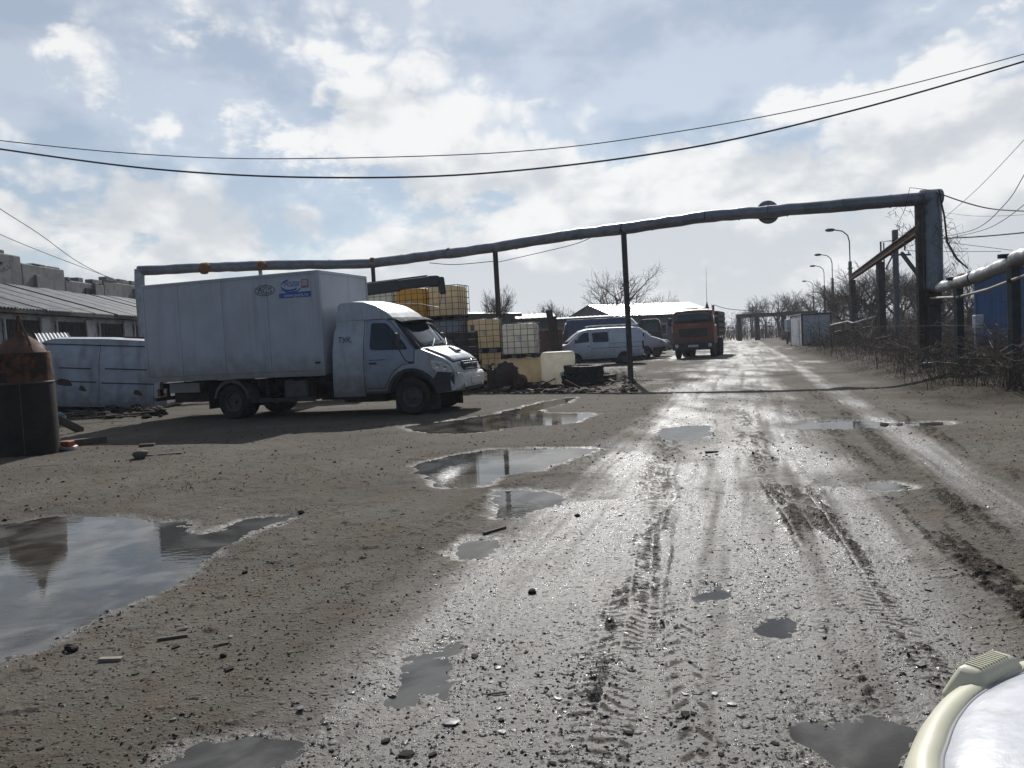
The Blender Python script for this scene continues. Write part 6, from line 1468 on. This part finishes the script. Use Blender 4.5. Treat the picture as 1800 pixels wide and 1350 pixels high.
# ------------------------------------------------------------------ scrap bank by the totes
def scrap_bank():
    def g(x, y, dy=0): p = gp(x, y); return Vector((p.x, p.y + dy, 0))
    # two big lorry tyres, one on the other
    def tyre(label, c, r, w, tilt=0):
        t = thing('lorry_tyre', label, 'tyre', c, 0, 'old lorry tyres by the white tank'); t.rotation_euler = (tilt, 0, .3)
        MB().lathe([(r * .52, -w * .4), (r * .72, -w * .5), (r * .93, -w * .46), (r, -w * .3), (r, w * .3), (r * .93, w * .46), (r * .72, w * .5), (r * .52, w * .4)], n=36, closed=True).build('carcass', RUBBER, t, smooth=True)
        k = MB()
        for i in range(26):
            a = 2 * math.pi * i / 26
            for s in (-1, 1): k.box((math.cos(a + s * .05) * r * .985, math.sin(a + s * .05) * r * .985, s * w * .32), (r * .07, r * .12, w * .3), Matrix.Rotation(a, 3, 'Z'))
        tag(k.build('tread', RUBBER, t), kind='stuff'); return t
    c = g(1026, 677, .3)
    tyre('lower old lorry tyre lying flat beside the white tank', c + Vector((0, 0, .17)), .66, .32); tyre('upper old lorry tyre lying on another beside the white tank', c + Vector((.06, .05, .48)), .63, .30, R(3))
    tyre('loose lorry tyre slumped between the stacked tyres and pole', g(1052, 674, .7) + Vector((.25, .2, .16)), .45, .26, R(8))
    # gearbox lump
    p = at(886, 650, 24.2); p.z = .02; t = thing('gearbox', 'dark greasy gearbox casting standing on the scrap before the totes', 'gearbox', p, R(20))
    MB().lathe([(0, -.25), (.3, -.25), (.42, -.18), (.42, -.12), (.34, -.05), (.3, .3), (.18, .45), (.1, .6), (0, .6)], (0, 0, .42), 'Y', 20).build('bell_housing', DARKSTEEL, t, smooth=True)
    for k in range(12): a = k * .5236; MB().box((math.cos(a) * .41, -.16, .42 + math.sin(a) * .41), (.07, .12, .07), Matrix.Rotation(-a, 3, 'Y')).build('flange_lug', DARKSTEEL, t)
    MB().box((-.3, .1, .34), (.35, .5, .6)).build('side_case', DARKSTEEL, t, bevel=.06); MB().lathe([(0, -.3), (.14, -.3), (.15, -.1), (.1, 0)], (.1, 0, .42), 'Y', 16).build('shaft_hub', RUST, t)
    MB().tube([(-.4, 0, .6), (-.5, -.1, .75), (-.4, -.2, .82)], .04, 6).build('lever', DARKSTEEL, t)
    p = at(913, 655, 23.9); p.z = .02; t = thing('brake_drum', 'round rusty brake drum lying beside the gearbox', 'drum', p, R(-20)); MB().lathe([(.1, -.12), (.2, -.12), (.22, .12), (.18, .14), (.08, .1)], (0, 0, .22), 'Y', 20).build('drum', RUST, t, smooth=True); MB().lathe([(0, -.16), (.07, -.16), (.07, .1), (0, .1)], (0, 0, .22), 'Y', 12).build('hub', DARKSTEEL, t)
    rnd = random.Random(21)
    kinds = (('scrap_pipe', 'rusty pipe offcut lying in the scrap bank by the totes', RUST), ('scrap_bar', 'dark steel bar lying in the scrap bank by the totes', DARKSTEEL), ('scrap_plate', 'bent dark metal plate in the scrap bank by the totes', DARKSTEEL), ('scrap_board', 'splintered grey board in the scrap bank by the totes', bpy.data.materials['grey_timber']))
    for k in range(64):
        nm, lb, mt = kinds[k % 4]; x, y = rnd.uniform(838, 1085), rnd.uniform(668, 692)
        if x > 1010: y = rnd.uniform(664, 680)
        p = g(x, y); z = ground_z(p.x, p.y) + rnd.uniform(.03, .16); a = rnd.uniform(0, 3.14); l = rnd.uniform(.2, .8); d = Vector((math.cos(a) * l / 2, math.sin(a) * l / 2, rnd.gauss(0, .05)))
        c = Vector((p.x, p.y, z)); m = MB()
        if k % 4 == 0: m.tube([c - d, c + d], rnd.uniform(.02, .05), 8)
        elif k % 4 == 1: m.bar(c - d, c + d, .05, .03)
        elif k % 4 == 2: m.bar(c - d * .6, c + d * .6, rnd.uniform(.12, .3), .012, (rnd.gauss(0, .4), rnd.gauss(0, .4), 1))
        else: m.bar(c - d, c + d, .1, .022)
        tag(m.build(nm, mt, bevel=.003 if k % 4 != 0 else 0), lb, nm.split('_')[1], 'pieces in the scrap bank')
    m = MB()
    for k in range(520):
        x, y = rnd.uniform(835, 1120), rnd.uniform(664, 692); p = g(x, y); vs, fs = blob((p.x, p.y, ground_z(p.x, p.y)), rnd.choice((.03, .04, .05, .07, .1)) * rnd.uniform(.7, 1.2), seed=k + 900, squash=.6); m.add(vs, fs)
    tag(m.build('scrap_rubble', bpy.data.materials['dark_rubble']), 'dark clods and small rubble along the scrap bank', 'rubble', kind='stuff')
    # litter in the brush
    for k, (x, y, s, cname, cc) in enumerate(((1628, 657, .16, 'teal bottle lying in leaf litter at the brush edge', (.05, .22, .22)), (1634, 655, .14, 'white crumpled wrapper beside the teal bottle', (.5, .5, .48)), (1605, 666, .08, 'small white scrap at the brush edge', (.5, .48, .44)), (1693, 621, .12, 'white wrapper caught in brush by the green post', (.55, .55, .52)), (1512, 613, .14, 'pale litter below the rusty beam post', (.45, .43, .38)))):
        p = gp(x, y); vs, fs = blob((p.x, p.y, ground_z(p.x, p.y) + .06), s, seed=k + 77, squash=.45); tag(MB().add(vs, fs).build('litter', material('litter_%d' % k, cc, None, 9, .6), smooth='all'), cname, 'litter')
scrap_bank()

# ------------------------------------------------------------------ stones and clods strewn over the yard
def gravel():
    rnd = random.Random(31); base = []
    for s in range(6):
        r_ = random.Random(s); bm = bmesh.new(); bmesh.ops.create_icosphere(bm, subdivisions=1, radius=1)
        base.append(([Vector((v.co.x * (1 + r_.uniform(-.3, .3)), v.co.y * (1 + r_.uniform(-.3, .3)), v.co.z * (.6 + r_.uniform(-.2, .2)))) for v in bm.verts], [tuple(q.index for q in f.verts) for f in bm.faces])); bm.free()
    OCT = (np.array([(1, 0, 0), (-1, 0, 0), (0, 1, 0), (0, -1, 0), (0, 0, 1), (0, 0, -1)], float), np.array([(0, 2, 4), (2, 1, 4), (1, 3, 4), (3, 0, 4), (2, 0, 5), (1, 2, 5), (3, 1, 5), (0, 3, 5)]))
    ICO = (np.array([tuple(v) for v in base[0][0]]), np.array(base[0][1]))
    VV, FF, MM, n0 = [], [], [], 0
    gm = bpy.data.objects['ground'].data.attributes['wet']; GWET = np.zeros(len(gm.data), np.float32); gm.data.foreach_get('value', GWET); GWET = GWET[:-1].reshape(GZ.shape)
    rg = np.random.default_rng(5)
    def put(n, r0, r1, smin, smax, shape, pw, a0=-36, a1=39):
        nonlocal n0
        r = r0 * (r1 / r0) ** rg.random(n); a = np.radians(rg.uniform(a0, a1, n)); x, y = r * np.sin(a), r * np.cos(a)
        keep = fbm2(x, y, .9, 3, 300) + fbm2(x, y, 3.5, 2, 301) * .6 > rg.uniform(-.28, .18, n)
        i = np.clip(np.searchsorted(ground_rs, r), 0, len(ground_rs) - 1); j = np.clip(np.searchsorted(ground_th, a), 0, len(ground_th) - 1); z = GZ[i, j]
        keep &= (z > WATER_Z + .001) | (rg.random(n) < .05); x, y, z = x[keep], y[keep], z[keep]; n = len(x)
        s = smin * (smax / smin) ** (rg.random(n) ** pw); bv, bf = shape; k = len(bv)
        v = bv[None] * rg.uniform(.55, 1.35, (n, k, 1)) * np.stack([rg.uniform(.7, 1.5, n), rg.uniform(.7, 1.2, n), rg.uniform(.45, .9, n)], 1)[:, None]
        q = rg.uniform(0, 6.28, n); c_, s_ = np.cos(q)[:, None], np.sin(q)[:, None]
        P = np.stack([(v[..., 0] * c_ - v[..., 1] * s_) * s[:, None] + x[:, None], (v[..., 0] * s_ + v[..., 1] * c_) * s[:, None] + y[:, None], v[..., 2] * s[:, None] + (z + s * .18)[:, None]], -1)
        VV.append(P.reshape(-1, 3)); FF.append((bf[None] + (np.arange(n) * k)[:, None, None]).reshape(-1, 3) + n0); n0 += n * k
        wt_ = GWET[i, j][keep]; MM.append(np.repeat(np.where((wt_ > .35) & (rg.random(n) < .75), 3, rg.choice([0, 0, 0, 1, 2], n)), len(bf)))
    put(52000, 1.9, 16, .002, .010, OCT, 1.8); put(7000, 1.9, 5.5, .002, .007, OCT, 1.3, 2, 27); put(9000, 9, 34, .006, .022, OCT, 1.8); put(1300, 2.0, 16, .007, .017, ICO, 2.0); put(60, 2.2, 18, .015, .03, ICO, 1.5)
    V, F, Mi = np.concatenate(VV), np.concatenate(FF), np.concatenate(MM).astype(np.int32)
    me = bpy.data.meshes.new('gravel'); me.from_pydata(V.tolist(), [], F.tolist())
    for m in (material('dark_clod', (.035, .03, .026), (.02, .017, .015), 30, .9, spec=.15), material('grey_stone', (.14, .13, .115), (.08, .073, .065), 20, .7), material('brown_clod', (.09, .07, .053), (.055, .043, .033), 25, .9, spec=.15), material('wet_stone', (.06, .056, .05), (.03, .028, .025), 25, .5, rvar=.1)): me.materials.append(m)
    me.polygons.foreach_set('material_index', Mi); me.polygons.foreach_set('use_smooth', np.zeros(len(F), bool))
    o = bpy.data.objects.new('gravel', me); col.objects.link(o); tag(o, 'loose stones, clods and grit strewn over the mud', 'gravel', kind='stuff')
    # the few that are large enough to single out
    TIMB = bpy.data.materials['grey_timber']; CL = bpy.data.materials['dark_clod']
    for x, y, s, lb in ((529, 901, .05, 'dark cube shaped stone at the tip of the big puddle'), (430, 1008, .035, 'flat dark chip on the mud below the big puddle'), (935, 1043, .04, 'dark wet clod on the pale wet gravel'), (1015, 908, .04, 'dark clod beside the small chain of puddles'), (122, 1140, .04, 'dark pebble on the near shore of the big puddle'), (128, 1147, .05, 'larger dark stone on the near shore of the big puddle'), (393, 1155, .03, 'round pebble on the brown mud'), (846, 830, .05, 'reddish lump on mud above the middle puddle')):
        p = gp(x, y); s *= .6; vs, fs = blob((p.x, p.y, ground_z(p.x, p.y) + s * .3), s, seed=int(x), squash=.7); tag(MB().add(vs, fs).build('stone', CL, smooth=True), lb, 'stone')
    for x0, y0, x1, y1, w, lb in ((277, 1127, 330, 1119, .035, 'dark splintered chip of wood on brown mud'), (375, 1138, 403, 1132, .02, 'short dark twig on brown mud'), (850, 936, 888, 928, .05, 'dark bark piece at the edge of the small puddle'), (1240, 797, 1262, 795, .05, 'dark stick lying across the wet track'), (855, 1222, 890, 1217, .018, 'thin twig beside the near puddle'), (175, 1163, 215, 1161, .045, 'pale flat leaf on brown mud')):
        a, b = gp(x0, y0), gp(x1, y1); a.z = ground_z(a.x, a.y) + .008; b.z = ground_z(b.x, b.y) + .006; w *= .7
        o = MB().bar(a, b, w, min(w * .6, .025)).build('wood_chip', TIMB if 'pale' not in lb else bpy.data.materials['bleached_wood'], bevel=.003); tag(o, lb, 'wood chip')
gravel()

# ------------------------------------------------------------------ the white car the picture is taken from: its front corner
def near_car():
    CARW = material('near_car_white', (.42, .43, .46), (.34, .35, .375), 6, .38, coat=.25, streak=((.20, .185, .16), (14, 14, 14), .55), bump=.04, bscale=60); AMB = plastic('yellowed_lens', (.66, .64, .50), (.56, .54, .42), .2)
    LEFT = [(-.42, -1.9), (-.2, -1.0), (.05, -.2), (.26, .4), (.42, .83), (.538, 1.085), (.598, 1.177), (.668, 1.262), (.75, 1.335), (.86, 1.40), (1.02, 1.455), (1.25, 1.475), (1.50, 1.42), (1.70, 1.30), (1.83, 1.1), (1.86, .85), (1.74, .4), (1.56, -.2), (1.31, -1.0), (1.05, -1.9)]
    P = [Vector((x, y, 0)) for x, y in LEFT]; C = []
    for i in range(len(P) - 1):
        p0, p1, p2, p3 = P[max(i - 1, 0)], P[i], P[i + 1], P[min(i + 2, len(P) - 1)]
        for k in range(6):
            t = k / 6; C.append(.5 * ((2 * p1) + (p2 - p0) * t + (2 * p0 - 5 * p1 + 4 * p2 - p3) * t * t + (-p0 + 3 * p1 - 3 * p2 + p3) * t ** 3))
    C.append(P[-1]); n = len(C)
    nor = []
    for i in range(n):
        d = (C[min(i + 1, n - 1)] - C[max(i - 1, 0)]).normalized(); nor.append(Vector((d.y, -d.x, 0)))       # points into the car
    org = Vector((1.0, .7, 0)); car = thing('white_car', 'white car bonnet corner with yellowed lamp lens by the wet road', 'car', org)
    def skin(levels, i0, i1, name, mat, parent, cap=False, **kw):
        mb = MB(); m = i1 - i0
        vs = [C[i] + nor[i] * k + Vector((0, 0, z)) - org for z, k in levels for i in range(i0, i1)]
        fs = [(a * m + b, a * m + b + 1, (a + 1) * m + b + 1, (a + 1) * m + b) for a in range(len(levels) - 1) for b in range(m - 1)]
        if cap:
            o = (len(levels) - 1) * m; fs += [(o + b, o + b + 1, o + m - 2 - b, o + m - 1 - b) for b in range(m // 2)]
        return mb.add(vs, fs).build(name, mat, parent, smooth='all', **kw)
    i0, i1 = 4 * 6 + 2, 11 * 6 + 4                               # stretch of the corner covered by the lens
    skin([(.22, .06), (.30, .0), (.50, -.01), (.62, .0), (.64, .02)], 0, n, 'bumper', CARW, car)
    skin([(.62, .03), (.80, .02), (.836, .035), (.85, .052), (.862, .075), (.876, .12), (.892, .22), (.905, .36), (.91, .5)], 0, n, 'bonnet', CARW, car, cap=True)
    ln = skin([(.63, .0), (.78, -.004), (.825, .0), (.846, .012), (.853, .028), (.853, .044), (.845, .05)], i0, i1, 'headlamp_lens', AMB, car)
    skin([(.846, .047), (.852, .051), (.852, .055), (.846, .058)], i0, i1, 'lens_seal', material('grey_seal', (.22, .23, .24), None, 9, .7), car)
    # ribbed turn lamp riding on the crest of the lens
    c = Vector((.838, 1.372, .852)) - org; d = Vector((.86, .51, 0)).normalized(); w = Vector((d.y, -d.x, 0)); rot = Matrix((d, w, Vector((0, 0, 1)))).transposed()
    m = MB(); lo = [(-.105, -.032), (.105, -.032), (.10, .040), (-.085, .040)]; hi = [(-.058, -.018), (.058, -.018), (.062, .022), (-.052, .022)]
    m.add([c + rot @ Vector((a, b, -.03)) for a, b in lo] + [c + rot @ Vector((a, b, .022)) for a, b in hi], [(3, 2, 1, 0), (4, 5, 6, 7), (0, 1, 5, 4), (1, 2, 6, 5), (2, 3, 7, 6), (3, 0, 4, 7)])
    bk = m.build('turn_lamp', AMB, car, smooth=True, bevel=.01, seg=3)
    for q in range(11): MB().box(c + rot @ Vector((-.042 + q * .0085, .002, .0232)), (.0032, .030, .0022), rot).build('lens_rib', AMB, bk)
    # the rest of the car lies outside the frame, behind and to the right
    hd = math.atan2(.958, .287); e = bpy.data.objects.new('cabin', None)
    cb = Body([(-2.6, .3), (-2.6, 1.0), (-2.35, 1.42), (-2.0, 1.48), (-1.6, 1.42), (-1.0, .93), (-.9, .6)], [(-.9, .3)], lambda x, z: .80 - .16 * sst(.95, 1.45, z)).mesh(6, 1).build('cabin', CARW, car, smooth=True)
    cb.location = (.06, .2, 0); cb.rotation_euler = (0, 0, hd)
    for s in (-1, 1):
        wv_ = Matrix.Rotation(hd, 3, 'Z') @ Vector((.05, s * .68, 0)); wl = wheel(car, (wv_.x, wv_.y, .29), .29, .17, sgn=-s); wl.rotation_euler = (0, 0, hd + (math.pi if s > 0 else 0))
    return car
near_car()

# ------------------------------------------------------------------ thin spring haze: far things fade a little
def haze():
    m = bpy.data.materials.new('thin_haze'); m.use_nodes = True; t = m.node_tree; t.nodes.remove(t.nodes['Principled BSDF'])
    v = N(t, 'ShaderNodeVolumePrincipled'); v.inputs['Color'].default_value = (.86, .91, 1, 1); v.inputs['Density'].default_value = .0004; v.inputs['Anisotropy'].default_value = .35
    t.links.new(v.outputs[0], t.nodes['Material Output'].inputs['Volume'])
    o = MB().box((0, 0, 6.5), (10600, 10600, 15)).build('haze', m); tag(o, kind='stuff')
haze()
